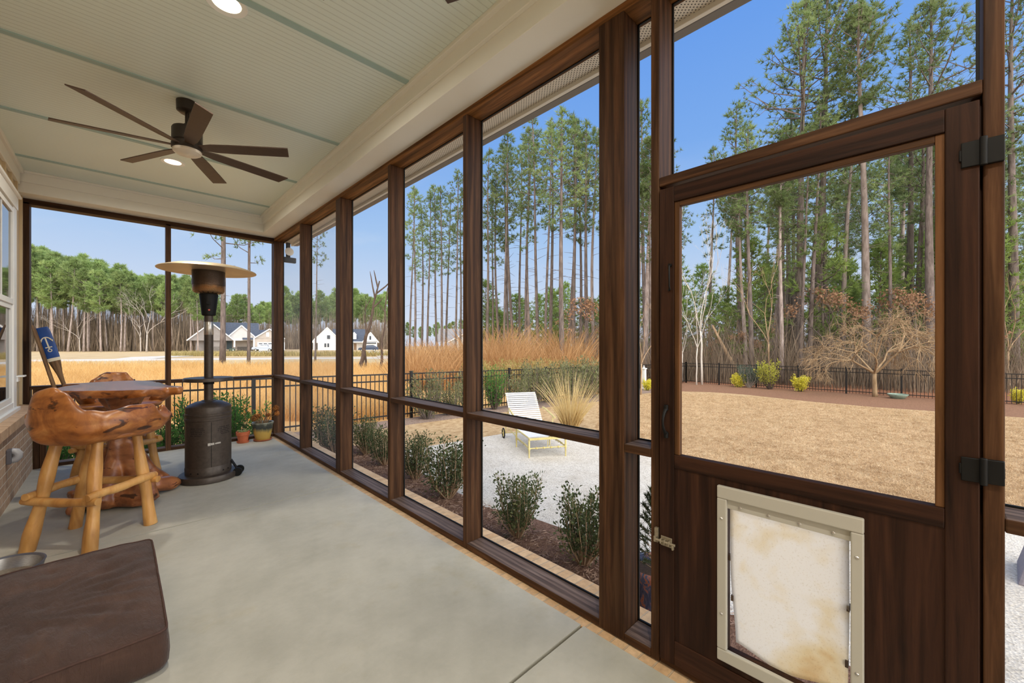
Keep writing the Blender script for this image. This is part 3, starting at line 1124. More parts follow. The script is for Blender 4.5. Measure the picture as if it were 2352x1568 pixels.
def make_oar(foot, head, label, painted, L=1.62, hw=1.0, turn=0.0):
    foot, head = Vector(foot), Vector(head)
    dz = (head - foot).normalized()
    root = empty('oar', foot, 0, label, 'oar', 'oars leaning in the porch corner')
    face = Vector((-0.12, -1.0, 0.0))          # the blade's flat faces down the porch
    face = Matrix.Rotation(turn, 3, 'Z') @ face
    fx = face.cross(dz).normalized() * -1
    fy = dz.cross(fx).normalized()
    rot = Matrix((fx, fy, dz)).transposed().to_4x4()
    root.rotation_euler = rot.to_euler()

    def loft(rows, name, mat, off=0.0):
        g = MB()
        vs, K = [], 14
        for (z, w, t) in rows:
            for k in range(K):
                a = 2 * PI * k / K
                vs.append((w * math.cos(a), t * math.sin(a), z))
        fs = [(i * K + k, i * K + (k + 1) % K, (i + 1) * K + (k + 1) % K, (i + 1) * K + k) for i in range(len(rows) - 1) for k in range(K)]
        fs += [tuple(reversed(range(K))), tuple((len(rows) - 1) * K + k for k in range(K))]
        g.add(vs, fs, 0, True)
        return g.build(name, mat, root, sharp=50)
    loft([(0.0, 0.019, 0.019), (0.03, 0.021, 0.021), (0.10, 0.0165, 0.0165), (0.70, 0.0165, 0.0165), (1.02, 0.018, 0.017)], 'shaft', OARW)
    if painted:
        loft([(1.02, 0.018, 0.017), (1.10, 0.024, 0.016), (1.17, 0.036, 0.013), (1.24, 0.048, 0.011)], 'blade_neck', OARW)
        loft([(1.2405, 0.0485, 0.0112), (1.275, 0.051, 0.0106)], 'painted_band', CREAM)
        loft([(1.2755, 0.051, 0.0106), (1.40, 0.056, 0.009), (1.55, 0.056, 0.008), (1.60, 0.053, 0.0075), (1.62, 0.046, 0.006)], 'blade', BLUE)
        # anchor painted upside down on the blade: ring low, flukes high
        a = MB()
        yo = -0.0112

        def strip(pts, w):
            for (x0, z0), (x1, z1) in zip(pts[:-1], pts[1:]):
                a.bar((x0, yo, z0), (x1, yo, z1), w, 0.003, up=(0, 1, 0))
        strip([(0, 1.375), (0, 1.505)], 0.011)
        strip([(-0.026, 1.395), (0.026, 1.395)], 0.010)
        arc = [(0.042 * math.sin(t), 1.448 + 0.058 * math.cos(t)) for t in [(-1.25 + 2.5 * k / 12) for k in range(13)]]
        strip(arc, 0.010)
        for s in (-1, 1):
            a.add([(s * 0.050, yo - 0.0015, 1.470), (s * 0.028, yo - 0.0015, 1.478), (s * 0.046, yo - 0.0015, 1.448), (s * 0.050, yo + 0.002, 1.470), (s * 0.028, yo + 0.002, 1.478), (s * 0.046, yo + 0.002, 1.448)],
                  [(0, 1, 2), (5, 4, 3), (0, 3, 4, 1), (1, 4, 5, 2), (2, 5, 3, 0)])
        rg = [(0.014 * math.cos(2 * PI * k / 16), 1.360 + 0.014 * math.sin(2 * PI * k / 16)) for k in range(17)]
        strip(rg, 0.007)
        a.build('anchor_emblem', CREAM, root)
    else:
        loft([(1.02, 0.018, 0.017), (1.10, 0.022, 0.015), (1.20, 0.030, 0.012), (1.50, 0.034, 0.010), (1.60, 0.030, 0.008), (1.64, 0.020, 0.006)], 'blade', OARW)
    return root


make_oar((-0.16, 6.36, 0.001), (-0.610, 6.66, 1.62), 'oar with a blue blade and cream anchor leaning in the corner behind the table', True)
make_oar((-0.26, 6.28, 0.001), (-0.66, 6.64, 1.62), 'plain brown wooden oar leaning against the house corner beside the blue-bladed one', False, turn=R(75))

# ---- patio heater
hx, hy = 0.665, 5.11
ht = empty('patio_heater', (hx, hy, 0), 0, 'tall dark bronze propane patio heater with a round reflector hood', 'patio heater')
g = MB().lathe([(0.215, 0.0), (0.245, 0.006), (0.248, 0.05), (0.240, 0.062), (0.200, 0.070)], 64)
g.build('base', M['metal_dark'], ht)
g = MB().lathe([(0.192, 0.066), (0.194, 0.13), (0.1905, 0.135), (0.1905, 0.60), (0.194, 0.604), (0.194, 0.622), (0.1905, 0.626), (0.1905, 0.646), (0.194, 0.650), (0.194, 0.668), (0.1905, 0.672), (0.1905, 0.725), (0.186, 0.735), (0.165, 0.752), (0.115, 0.776), (0.062, 0.788)], 72)
hb = g.build('tank_housing', M['metal_dark'], ht)
a_seam = R(-91)


def on_cyl(a, r, z):
    return (r * math.cos(a), r * math.sin(a), z)


for sgn in (-1, 1):
    g = MB()
    vs, fs = [], []
    for i in range(19):
        a = a_seam + sgn * (0.012 + 1.15 * i / 18)
        for z in (0.15, 0.592):
            vs.append(on_cyl(a, 0.1925, z))
        for z in (0.592, 0.15):
            vs.append(on_cyl(a, 0.1890, z))
    for i in range(18):
        for k in range(4):
            l = (k + 1) % 4
            q = (i * 4 + k, i * 4 + l, (i + 1) * 4 + l, (i + 1) * 4 + k)
            fs.append(q if sgn < 0 else tuple(reversed(q)))
    fs += [(0, 1, 2, 3), tuple(18 * 4 + k for k in (3, 2, 1, 0))]
    g.add(vs, fs, 0, True)
    dr = g.build('housing_door', M['metal_dark'], ht)
    g = MB()
    random.seed(3 + sgn)
    for row in range(5):
        for c in range(13):
            a = a_seam + sgn * (0.30 + 0.052 * c)
            z = 0.535 - 0.017 * row
            if (c * 3 + row * 2) % 7 == 0 or (row > 2 and c < 2):
                continue
            p = Vector(on_cyl(a, 0.1928, z))
            g.tube([p, p + Vector((math.cos(a), math.sin(a), 0)) * 0.0006], 0.0042, 8, sm=False)
    g.build('vent_hole', mat_flat('vent_dark', srgb(16, 14, 12), 0.8), dr)
g = MB()
g.add([on_cyl(a_seam - 0.012, 0.191, 0.15), on_cyl(a_seam + 0.012, 0.191, 0.15), on_cyl(a_seam + 0.012, 0.191, 0.592), on_cyl(a_seam - 0.012, 0.191, 0.592)], [(0, 1, 2, 3)])
g.build('door_seam', M['black_metal'], ht)
g = MB()
p0, p1 = Vector(on_cyl(a_seam - 0.16, 0.197, 0.375)), Vector(on_cyl(a_seam + 0.40, 0.197, 0.380))
g.bar(p0, p0.lerp(p1, 0.25), 0.006, 0.026)
g.bar(p0.lerp(p1, 0.22), p0.lerp(p1, 0.5), 0.010, 0.020)
g.bar(p0.lerp(p1, 0.45), p1, 0.006, 0.015)
g.build('latch', M['silver'], ht, bevel=0.0015)
for a in (-2.5, -2.15, -1.05, -0.75):
    p = Vector(on_cyl(a, 0.1942, 0.10))
    g = MB()
    g.tube([p, p + Vector((math.cos(a), math.sin(a), 0)) * 0.002], 0.007, 10, sm=False)
    g.build('vent_slot', M['black_metal'], ht)
g = MB().lathe([(0.060, 0.782), (0.060, 0.792), (0.039, 0.796), (0.039, 1.02), (0.0385, 1.02), (0.0385, 1.66)], 36)
g.build('pole', M['metal_dark'], ht)
g = MB().lathe([(0.0392, 1.455), (0.0400, 1.456), (0.0400, 1.585), (0.0392, 1.586)], 36)
g.build('pole_label_band', M['silver'], ht)
g = MB().lathe([(0.045, 0.985), (0.200, 0.985), (0.207, 0.990), (0.207, 1.015), (0.202, 1.021), (0.045, 1.021)], 64)
g.build('tray_table', M['metal_dark'], ht)
g = MB().lathe([(0.046, 0.955), (0.046, 0.985)], 30)
g.build('tray_collar', M['black_metal'], ht)
g = MB().lathe([(0.050, 1.648), (0.058, 1.655), (0.080, 1.862), (0.076, 1.868)], 36)
hh_ = g.build('control_head', M['black_metal'], ht)
ak = math.atan2(-hy, -hx)
g = MB()
p = Vector(on_cyl(ak + 0.05, 0.0645, 1.703))
nrm = Vector((math.cos(ak), math.sin(ak), 0))
g.tube([p, p + nrm * 0.010], 0.0085, 16)
g.build('igniter_button', mat_flat('igniter_red', srgb(190, 76, 58), 0.4), hh_)
g = MB()
p = Vector(on_cyl(ak - 0.02, 0.071, 1.775))
g.tube([p, p + nrm * 0.012], 0.018, 18)
g.bar(p + nrm * 0.016 - Vector((0, 0, 0.016)), p + nrm * 0.016 + Vector((0, 0, 0.016)), 0.008, 0.012, up=tuple(nrm))
g.build('gas_knob', M['black_metal'], hh_)


def burner_mat():
    m, nt, nd, lk, b = new_mat('heat_stained_mesh')
    tc = nd.new('ShaderNodeTexCoord')
    sp = nd.new('ShaderNodeSeparateXYZ')
    lk.new(tc.outputs['Object'], sp.inputs[0])
    mp = coords(nd, lk, 'Object', (14, 14, 1.5))
    n = noise(nd, lk, mp, 1.0, 4, 0.6)
    mr = nd.new('ShaderNodeMapRange')
    mr.inputs[1].default_value = 1.88
    mr.inputs[2].default_value = 2.14
    lk.new(sp.outputs['Z'], mr.inputs[0])
    ad = nd.new('ShaderNodeMath')
    ad.operation = 'MULTIPLY_ADD'
    ad.inputs[1].default_value = 0.35
    lk.new(n.outputs['Fac'], ad.inputs[0])
    lk.new(mr.outputs[0], ad.inputs[2])
    r = ramp(nd, [(0.12, srgb(150, 122, 88)), (0.34, srgb(138, 98, 60)), (0.46, srgb(84, 66, 52)), (0.95, srgb(76, 66, 58))])
    lk.new(ad.outputs[0], r.inputs['Fac'])
    lk.new(r.outputs['Color'], b.inputs['Base Color'])
    b.inputs['Metallic'].default_value = 0.75
    b.inputs['Roughness'].default_value = 0.38
    w = nd.new('ShaderNodeTexVoronoi')
    w.inputs['Scale'].default_value = 160
    lk.new(coords(nd, lk, 'Object').outputs[0], w.inputs['Vector'])
    bump(nd, lk, w.outputs['Distance'], 0.5, 0.003, b)
    return m


BURN = burner_mat()
g = MB().lathe([(0.078, 1.872), (0.118, 1.880), (0.132, 1.896), (0.134, 1.955), (0.139, 1.956), (0.139, 2.005), (0.137, 2.010), (0.139, 2.120), (0.135, 2.135), (0.05, 2.137)], 56)
bu = g.build('burner_screen', BURN, ht)
for k in range(18):
    g = MB()
    a = 2 * PI * k / 18
    q0 = Vector((0.094 * math.cos(a), 0.094 * math.sin(a), 1.8748))
    q1 = Vector((0.122 * math.cos(a), 0.122 * math.sin(a), 1.8838))
    g.bar(q0, q1, 0.010, 0.004)
    g.build('air_slot', M['black_metal'], bu)
g = MB().lathe([(0.410, 2.098), (0.412, 2.102), (0.405, 2.110), (0.30, 2.145), (0.16, 2.168), (0.001, 2.176)], 72)
g.lathe([(0.001, 2.166), (0.16, 2.159), (0.30, 2.137), (0.400, 2.104), (0.410, 2.098)], 72, cap=False)
HOOD = mat_noise('hood_aluminium', srgb(196, 178, 148), srgb(212, 194, 164), 6, 0.42, metal=0.55)
hd = g.build('reflector_hood', HOOD, ht)
for k in range(3):
    a = ak + 0.75 + 2 * PI * k / 3
    g = MB()
    g.tube([on_cyl(a, 0.11, 2.137), on_cyl(a, 0.15, 2.153), on_cyl(a, 0.24, 2.140), on_cyl(a, 0.33, 2.122)], 0.005, 8)
    g.build('hood_strut', M['black_metal'], ht)
g = MB()
aw = R(-20)
for s in (-0.05, 0.05):
    c = Vector(on_cyl(aw, 0.255, 0.045))
    t = Vector((-math.sin(aw), math.cos(aw), 0))
    g.tube([c + t * (s - 0.011), c + t * (s + 0.011)], 0.042, 20, sm=False)
c = Vector(on_cyl(aw, 0.255, 0.045))
g.tube([c - Vector((-math.sin(aw), math.cos(aw), 0)) * 0.06, c + Vector((-math.sin(aw), math.cos(aw), 0)) * 0.06], 0.007, 8)
g.bar(on_cyl(aw, 0.190, 0.165), c, 0.05, 0.010)
g.build('wheel', M['black_metal'], ht)

# ---- ceiling fans
def make_fan(loc, a0, label):
    root = empty('ceiling_fan', loc, 0, label, 'ceiling fan', 'seven-blade fans under the porch ceiling')
    MB().lathe([(0.001, -0.085), (0.045, -0.085), (0.064, -0.070), (0.066, -0.004), (0.060, 0.0)], 40).build('canopy', M['bronze'], root)
    MB().lathe([(0.0135, -0.20), (0.0135, -0.08)], 20).build('downrod', M['bronze'], root)
    MB().lathe([(0.020, -0.165), (0.034, -0.185), (0.055, -0.190), (0.086, -0.200), (0.092, -0.212), (0.092, -0.300), (0.086, -0.305), (0.086, -0.318), (0.094, -0.322), (0.094, -0.352), (0.086, -0.358), (0.05, -0.36)], 48).build('motor_housing', M['bronze'], root)
    MB().lathe([(0.084, -0.352), (0.088, -0.362), (0.084, -0.376), (0.066, -0.388), (0.001, -0.394)], 40).build('light_cover', mat_flat('opal_cover', srgb(222, 214, 200), 0.35) if 'opal' not in M else M['opal'], root)
    for k in range(7):
        a = a0 + 2 * PI * k / 7
        vs, fs = [], []
        st = [(0.085, 0.052), (0.12, 0.060), (0.18, 0.082), (0.30, 0.092), (0.60, 0.098), (0.70, 0.098), (0.722, 0.098)]
        for q, (r, w) in enumerate(st):
            tilt = R(-13)
            for (s, h) in ((-0.5, -0.004), (0.5, -0.004), (0.5, 0.004), (-0.5, 0.004)):
                y = s * w
                x = r - (0.030 * (s + 0.5) if q >= 5 else 0)
                z = -0.334 + y * math.sin(tilt) + h
                y = y * math.cos(tilt)
                vs.append((x * math.cos(a) - y * math.sin(a), x * math.sin(a) + y * math.cos(a), z))
        for q in range(len(st) - 1):
            for e in range(4):
                f = (e + 1) % 4
                fs.append((q * 4 + e, q * 4 + f, (q + 1) * 4 + f, (q + 1) * 4 + e))
        fs += [(3, 2, 1, 0), tuple((len(st) - 1) * 4 + e for e in range(4))]
        MB().add(vs, fs).build('blade', M['fan_blade'], root, bevel=0.0015)
    return root


make_fan((0.37, 3.83, CEIL), R(14), 'dark bronze seven-blade ceiling fan above the patio heater end of the porch')
make_fan((0.38, 1.12, CEIL), R(22), 'second dark bronze ceiling fan near the camera, only two blade tips in view')

LENS = bpy.data.materials.new('lamp_lens')
LENS.use_nodes = True
nt = LENS.node_tree
nt.nodes.clear()
em = nt.nodes.new('ShaderNodeEmission')
em.inputs['Color'].default_value = (1.0, 0.83, 0.56, 1)
em.inputs['Strength'].default_value = 6.0
out = nt.nodes.new('ShaderNodeOutputMaterial')
nt.links.new(em.outputs[0], out.inputs[0])
LAMPS = [(0.39, 5.18), (0.41, 2.57), (0.40, -0.05)]
LLAB = ['lit recessed ceiling light beyond the fan hub', 'lit recessed ceiling light nearest the camera at the top edge', 'lit recessed ceiling light overhead behind the second fan']
for (x, y), lb in zip(LAMPS, LLAB):
    r = empty('recessed_light', (x, y, CEIL), 0, lb, 'ceiling light', 'recessed lights in the porch ceiling')
    MB().lathe([(0.066, -0.004), (0.092, -0.009), (0.096, -0.004), (0.096, 0.0), (0.066, 0.002)], 48, cap=False).build('trim_ring', M['crisp_white'], r)
    MB().lathe([(0.001, -0.006), (0.064, -0.005), (0.066, -0.001)], 40).build('lens', LENS, r)

# ---- dog bed
SUEDE = None


def suede():
    m, nt, nd, lk, b = new_mat('brown_suede')
    mp = coords(nd, lk, 'Object')
    n1 = noise(nd, lk, mp, 3.5, 6, 0.65, 0.6)
    r = ramp(nd, [(0.3, srgb(54, 36, 28)), (0.55, srgb(72, 50, 40)), (0.78, srgb(94, 68, 55))])
    lk.new(n1.outputs['Fac'], r.inputs['Fac'])
    lk.new(r.outputs['Color'], b.inputs['Base Color'])
    b.inputs['Roughness'].default_value = 0.85
    b.inputs['Sheen Weight'].default_value = 0.12
    b.inputs['Sheen Roughness'].default_value = 0.4
    n2 = noise(nd, lk, coords(nd, lk, 'Object', (4.5, 1.2, 1), (0, 0, R(58))), 9, 5, 0.65, 1.4)
    bump(nd, lk, n2.outputs['Fac'], 0.45, 0.03, b)
    return m


SUEDE = suede()
bed = empty('dog_bed', (-0.245, 2.785, 0), 0, 'brown quilted suede dog bed on the concrete floor', 'dog bed')
HX, HY, BH, RC = 0.395, 0.56, 0.175, 0.045
NU, NV = 56, 72


def bed_xy(u, v):
    """square grid pushed out to a rounded rectangle"""
    x, y = u * HX, v * HY
    cx, cy = HX - RC, HY - RC
    if abs(x) > cx and abs(y) > cy:
        dx, dy = abs(x) - cx, abs(y) - cy
        mx = max(dx, dy)
        l = math.hypot(dx, dy)
        dx, dy = dx * mx / l, dy * mx / l
        x, y = math.copysign(cx + dx, x), math.copysign(cy + dy, y)
    return x, y


def bed_top(x, y):
    q = Vector((x * 4 + 1, y * 4, 0.3))
    z = BH + 0.012 * mn.noise(q) + 0.006 * mn.noise(q * 2.7)
    # quilting tufts
    for (tx, ty) in [(i * 0.2, j * 0.2) for i in (-1, 0, 1) for j in (-2, -1, 0, 1, 2)]:
        d2 = (x - tx) ** 2 + (y - ty) ** 2
        z -= 0.012 * math.exp(-d2 / 0.0012)
    # drawn wrinkles running out from the middle
    a = math.atan2(y + 0.06, x + 0.1)
    rr = math.hypot(x, y)
    z += 0.0035 * math.sin(a * 23 + 5 * mn.noise(q)) * smooth(0.06, 0.2, rr) * (1 - smooth(0.34, 0.56, rr))
    e = max(abs(x) / HX, abs(y) / HY)
    return z - 0.012 * smooth(0.80, 1.0, e) + 0.012 * (1 - e * e)


vs, fs = [], []
for j in range(NV + 1):
    for i in range(NU + 1):
        x, y = bed_xy(2 * i / NU - 1, 2 * j / NV - 1)
        vs.append((x, y, bed_top(x, y)))
for j in range(NV):
    for i in range(NU):
        a = j * (NU + 1) + i
        fs.append((a, a + 1, a + NU + 2, a + NU + 1))
rim = [j * 0 + i for i in range(NU)] + [j * (NU + 1) + NU for j in range(NV)] + [NV * (NU + 1) + i for i in range(NU, 0, -1)] + [j * (NU + 1) for j in range(NV, 0, -1)]
base_n = len(vs)
lev = [(1.010, 0.93), (1.022, 0.70), (1.026, 0.45), (1.020, 0.18), (1.0, 0.03), (0.97, 0.0)]
for (s, h) in lev:
    for i in rim:
        x, y, z = vs[i]
        q = Vector((x * 6, y * 6, h * 3))
        k = s + 0.010 * mn.noise(q)
        vs.append((x * k, y * k, z * h if h else 0.002))
nr = len(rim)
for l in range(len(lev)):
    for i in range(nr):
        j = (i + 1) % nr
        a = [rim[i], rim[j]] if l == 0 else [base_n + (l - 1) * nr + i, base_n + (l - 1) * nr + j]
        c = [base_n + l * nr + i, base_n + l * nr + j]
        fs.append((a[1], a[0], c[0], c[1]))
fs.append(tuple(base_n + (len(lev) - 1) * nr + i for i in range(nr)))
MB().add(vs, fs, 0, True).build('cushion', SUEDE, bed, sharp=85)
pts = [(vs[i][0] * 1.004, vs[i][1] * 1.004, vs[i][2] + 0.001) for i in rim][::2]
MB().tube(pts, 0.0045, 8, closed=True).build('piping', mat_noise('piping_brown', srgb(64, 42, 34), srgb(80, 54, 45), 30, 0.8), bed)

# ---- bowl, pots, outlet
bw = empty('dog_bowl', (-0.475, 3.60, 0), 0, 'grey steel dog bowl standing behind the brown dog bed', 'bowl')
MB().lathe([(0.135, 0.0), (0.150, 0.004), (0.174, 0.108), (0.178, 0.116), (0.170, 0.118), (0.160, 0.110)], 48, cap=False).build('outer_wall', mat_noise('bowl_grey', srgb(92, 94, 104), srgb(108, 110, 120), 12, 0.4, metal=0.3), bw)
MB().lathe([(0.160, 0.110), (0.146, 0.050), (0.110, 0.034), (0.001, 0.032)], 48, cap=False).build('steel_liner', M['silver'], bw)


def saucer(loc, r, label, mat):
    o = MB().lathe([(0.001, 0.0), (r * 0.86, 0.0), (r, 0.014), (r * 1.01, 0.024), (r * 0.96, 0.024), (r * 0.86, 0.010), (0.001, 0.008)], 40).build('plant_saucer', mat)
    o.location = loc
    return tag(o, label, 'saucer', 'plant saucers by the corner post')


TW = M['terracotta']
sx, sy2 = 1.245, 6.62
saucer((sx, sy2, 0), 0.075, 'terracotta saucer under the small clay pot', TW)
sp_ = empty('flower_pot', (sx, sy2, 0.0085), 0, 'small terracotta pot with a pale green succulent beside the heater', 'plant pot')
MB().lathe([(0.050, 0.0), (0.056, 0.002), (0.072, 0.095), (0.080, 0.098), (0.084, 0.140), (0.079, 0.146), (0.072, 0.142), (0.069, 0.120)], 40, cap=False).build('clay_pot', TW, sp_)
MB().lathe([(0.071, 0.122), (0.040, 0.126), (0.001, 0.127)], 24, cap=False).build('soil', M['soil'], sp_)
SUC = mat_leaf('succulent_green', srgb(140, 150, 96), srgb(168, 172, 124), trans=0.15)
random.seed(8)
g = MB()
for k in range(26):
    a = k * 2.4
    e = 0.35 + 0.9 * random.random()
    L = 0.035 + 0.03 * random.random()
    o = Vector((0.02 * math.cos(a), 0.02 * math.sin(a), 0.126))
    dvec = Vector((math.cos(a) * math.cos(e), math.sin(a) * math.cos(e), math.sin(e)))
    g.tube([o, o + dvec * L * 0.5, o + dvec * L], [0.005, 0.008, 0.002], 7)
g.build('succulent', SUC, sp_, sharp=80)
bx, by = 1.475, 6.585
saucer((bx, by, 0), 0.115, 'brown clay saucer under the glazed two-tone pot', mat_noise('saucer_brown', srgb(150, 84, 52), srgb(170, 98, 62), 12, 0.6))


def glaze():
    m, nt, nd, lk, b = new_mat('two_tone_glaze')
    tc = nd.new('ShaderNodeTexCoord')
    sp = nd.new('ShaderNodeSeparateXYZ')
    lk.new(tc.outputs['Object'], sp.inputs[0])
    n = noise(nd, lk, coords(nd, lk, 'Object', (26, 26, 2)), 1.0, 3, 0.6)
    ad = nd.new('ShaderNodeMath')
    ad.operation = 'MULTIPLY_ADD'
    ad.inputs[1].default_value = 0.10
    lk.new(n.outputs['Fac'], ad.inputs[0])
    lk.new(sp.outputs['Z'], ad.inputs[2])
    r = ramp(nd, [(0.02, srgb(176, 140, 66)), (0.165, srgb(184, 152, 76)), (0.205, srgb(112, 104, 72)), (0.225, srgb(52, 56, 54)), (0.27, srgb(70, 72, 64)), (0.315, srgb(150, 150, 132))])
    lk.new(ad.outputs[0], r.inputs['Fac'])
    lk.new(r.outputs['Color'], b.inputs['Base Color'])
    b.inputs['Roughness'].default_value = 0.25
    return m


GL = glaze()
bp = empty('flower_pot', (bx, by, 0.0085), 0, 'glazed dark-and-ochre pot of dried brown hydrangea in the porch corner', 'plant pot')
MB().lathe([(0.078, 0.0), (0.088, 0.004), (0.106, 0.080), (0.122, 0.170), (0.128, 0.210), (0.136, 0.236), (0.138, 0.246), (0.132, 0.252), (0.120, 0.244), (0.114, 0.210)], 56, cap=False).build('glazed_pot', GL, bp)
MB().lathe([(0.117, 0.213), (0.06, 0.222), (0.001, 0.224)], 30, cap=False).build('soil', M['soil'], bp)
DRY = mat_leaf('dried_petals', srgb(150, 92, 44), srgb(196, 132, 70), trans=0.25, scale=25)
TWIG = mat_noise('dry_twig', srgb(104, 78, 52), srgb(150, 120, 84), 30, 0.8)
g = MB()
tips = []
random.seed(21)
for k in range(15):
    a = 2 * PI * random.random()
    L = 0.10 + 0.10 * random.random()
    o = Vector((0.06 * math.cos(a) * random.random(), 0.06 * math.sin(a), 0.22))
    p = o + Vector((0.10 * math.cos(a), 0.05 * math.sin(a) - 0.01, L))
    g.tube([o, o.lerp(p, 0.5) + Vector((0, 0, 0.02)), p], [0.004, 0.003, 0.0018], 6)
heads = [(0.155, -0.03, 0.43, 0.048), (0.168, -0.045, 0.355, 0.036), (-0.105, -0.05, 0.33, 0.055), (0.06, -0.03, 0.345, 0.026), (-0.055, -0.02, 0.345, 0.03)]
for (x, y, z, r) in heads:
    g.tube([(x * 0.2, y * 0.2, 0.22), (x * 0.5, y * 0.6, 0.22 + (z - 0.22) * 0.65), (x, y, z - r * 0.4)], [0.004, 0.003, 0.002], 6)
g.build('stem', TWIG, bp)
for (x, y, z, r) in heads:
    vs, fs = [], []
    for k in range(130):
        d_ = Vector((random.gauss(0, 1), random.gauss(0, 1), random.gauss(0, 1))).normalized()
        c = Vector((x, y, z)) + d_ * r * (0.55 + 0.45 * random.random())
        t = d_.cross(Vector((random.random(), random.random(), 0.3))).normalized()
        b_ = d_.cross(t)
        s = 0.011
        i0 = len(vs)
        vs += [c - t * s, c - b_ * s * 0.8 + d_ * 0.004, c + t * s, c + b_ * s * 0.8 + d_ * 0.004]
        fs.append((i0, i0 + 1, i0 + 2, i0 + 3))
    MB().add(vs, fs).build('dried_blossom', DRY, bp)

oc = empty('outlet_cover', (-0.66, 5.335, 0.425), 0, 'grey weatherproof outlet cover on the brick wall under the window', 'outlet cover')
g = MB()
g.box(0.0, -0.04, -0.06, 0.03, 0.04, 0.06)
g.build('back_box', mat_flat('outlet_grey', srgb(96, 94, 100), 0.5), oc, bevel=0.006)
g = MB()
g.tube([(0.025, 0, -0.035), (0.045, 0, -0.030), (0.062, 0, -0.01), (0.064, 0, 0.015), (0.050, 0, 0.035), (0.025, 0, 0.045)], [0.024, 0.028, 0.028, 0.028, 0.028, 0.024], 14)
g.build('bubble_lid', mat_flat('outlet_lid', srgb(178, 178, 182), 0.25), oc)
# ================================================================== grounds
def ground_mat():
    """orange dry grass in the field, rust pine straw in the woods, tan turf far off"""
    m, nt, nd, lk, b = new_mat('field_ground')
    mp = coords(nd, lk, 'Object')
    n1 = noise(nd, lk, mp, 0.35, 5, 0.65)
    n2 = noise(nd, lk, coords(nd, lk, 'Object', (3, 1, 1)), 6, 5, 0.7)
    field = ramp(nd, [(0.3, srgb(190, 146, 94)), (0.5, srgb(216, 174, 116)), (0.75, srgb(228, 192, 138))])
    lk.new(n1.outputs['Fac'], field.inputs['Fac'])
    straw = ramp(nd, [(0.3, srgb(112, 80, 62)), (0.55, srgb(146, 102, 78)), (0.8, srgb(170, 128, 100))])
    lk.new(n2.outputs['Fac'], straw.inputs['Fac'])
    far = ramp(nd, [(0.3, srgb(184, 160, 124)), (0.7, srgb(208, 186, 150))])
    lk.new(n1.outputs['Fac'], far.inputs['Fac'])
    tc = nd.new('ShaderNodeTexCoord')
    sp = nd.new('ShaderNodeSeparateXYZ')
    lk.new(tc.outputs['Object'], sp.inputs[0])
    # woods: x > 24 and below the diagonal y < 1.15 x - 8
    ma = nd.new('ShaderNodeMath')
    ma.operation = 'MULTIPLY_ADD'
    ma.inputs[1].default_value = 0.95
    ma.inputs[2].default_value = -7.0
    lk.new(sp.outputs['X'], ma.inputs[0])
    di = nd.new('ShaderNodeMath')
    di.operation = 'SUBTRACT'
    lk.new(ma.outputs[0], di.inputs[0])
    lk.new(sp.outputs['Y'], di.inputs[1])
    s1 = nd.new('ShaderNodeMapRange')
    s1.inputs[1].default_value = -3
    s1.inputs[2].default_value = 3
    lk.new(di.outputs[0], s1.inputs[0])
    s2 = nd.new('ShaderNodeMapRange')
    s2.inputs[1].default_value = 20
    s2.inputs[2].default_value = 23
    lk.new(sp.outputs['X'], s2.inputs[0])
    mu = nd.new('ShaderNodeMath')
    mu.operation = 'MULTIPLY'
    lk.new(s1.outputs[0], mu.inputs[0])
    lk.new(s2.outputs[0], mu.inputs[1])
    # distance along the view: tan turf past about 36 m
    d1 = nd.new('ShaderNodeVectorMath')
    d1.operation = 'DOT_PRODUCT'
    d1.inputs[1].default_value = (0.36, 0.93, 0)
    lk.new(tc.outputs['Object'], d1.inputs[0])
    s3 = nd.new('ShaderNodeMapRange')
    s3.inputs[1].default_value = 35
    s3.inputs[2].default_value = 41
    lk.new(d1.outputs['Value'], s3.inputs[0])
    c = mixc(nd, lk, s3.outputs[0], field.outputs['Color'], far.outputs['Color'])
    c = mixc(nd, lk, mu.outputs[0], c, straw.outputs['Color'])
    lk.new(c, b.inputs['Base Color'])
    b.inputs['Roughness'].default_value = 0.95
    b.inputs['Specular IOR Level'].default_value = 0.1
    bump(nd, lk, n2.outputs['Fac'], 0.6, 0.08, b)
    return m


def turf_mat():
    m, nt, nd, lk, b = new_mat('dormant_turf')
    mp = coords(nd, lk, 'Object')
    big = noise(nd, lk, mp, 0.55, 4, 0.6)
    midn = noise(nd, lk, coords(nd, lk, 'Object', (1.6, 3.2, 1), (0, 0, R(8))), 3.2, 6, 0.72, 0.5)
    fin = noise(nd, lk, coords(nd, lk, 'Object', (1, 2.4, 1), (0, 0, R(12))), 26, 5, 0.75)
    r = ramp(nd, [(0.34, srgb(162, 132, 98)), (0.5, srgb(195, 168, 132)), (0.68, srgb(215, 192, 158))])
    lk.new(midn.outputs['Fac'], r.inputs['Fac'])
    r2 = ramp(nd, [(0.34, (0.66, 0.62, 0.55, 1)), (0.5, (1.0, 1.0, 1.0, 1)), (0.7, (1.12, 1.12, 1.1, 1))])
    lk.new(fin.outputs['Fac'], r2.inputs['Fac'])
    c = mixc(nd, lk, 0.8, r.outputs['Color'], r2.outputs['Color'], 'MULTIPLY')
    r3 = ramp(nd, [(0.35, (0.94, 0.92, 0.86, 1)), (0.65, (1.05, 1.03, 1.0, 1))])
    lk.new(big.outputs['Fac'], r3.inputs['Fac'])
    c = mixc(nd, lk, 1.0, c, r3.outputs['Color'], 'MULTIPLY')
    lk.new(c, b.inputs['Base Color'])
    b.inputs['Roughness'].default_value = 0.95
    b.inputs['Specular IOR Level'].default_value = 0.1
    bump(nd, lk, fin.outputs['Fac'], 0.7, 0.03, b)
    return m


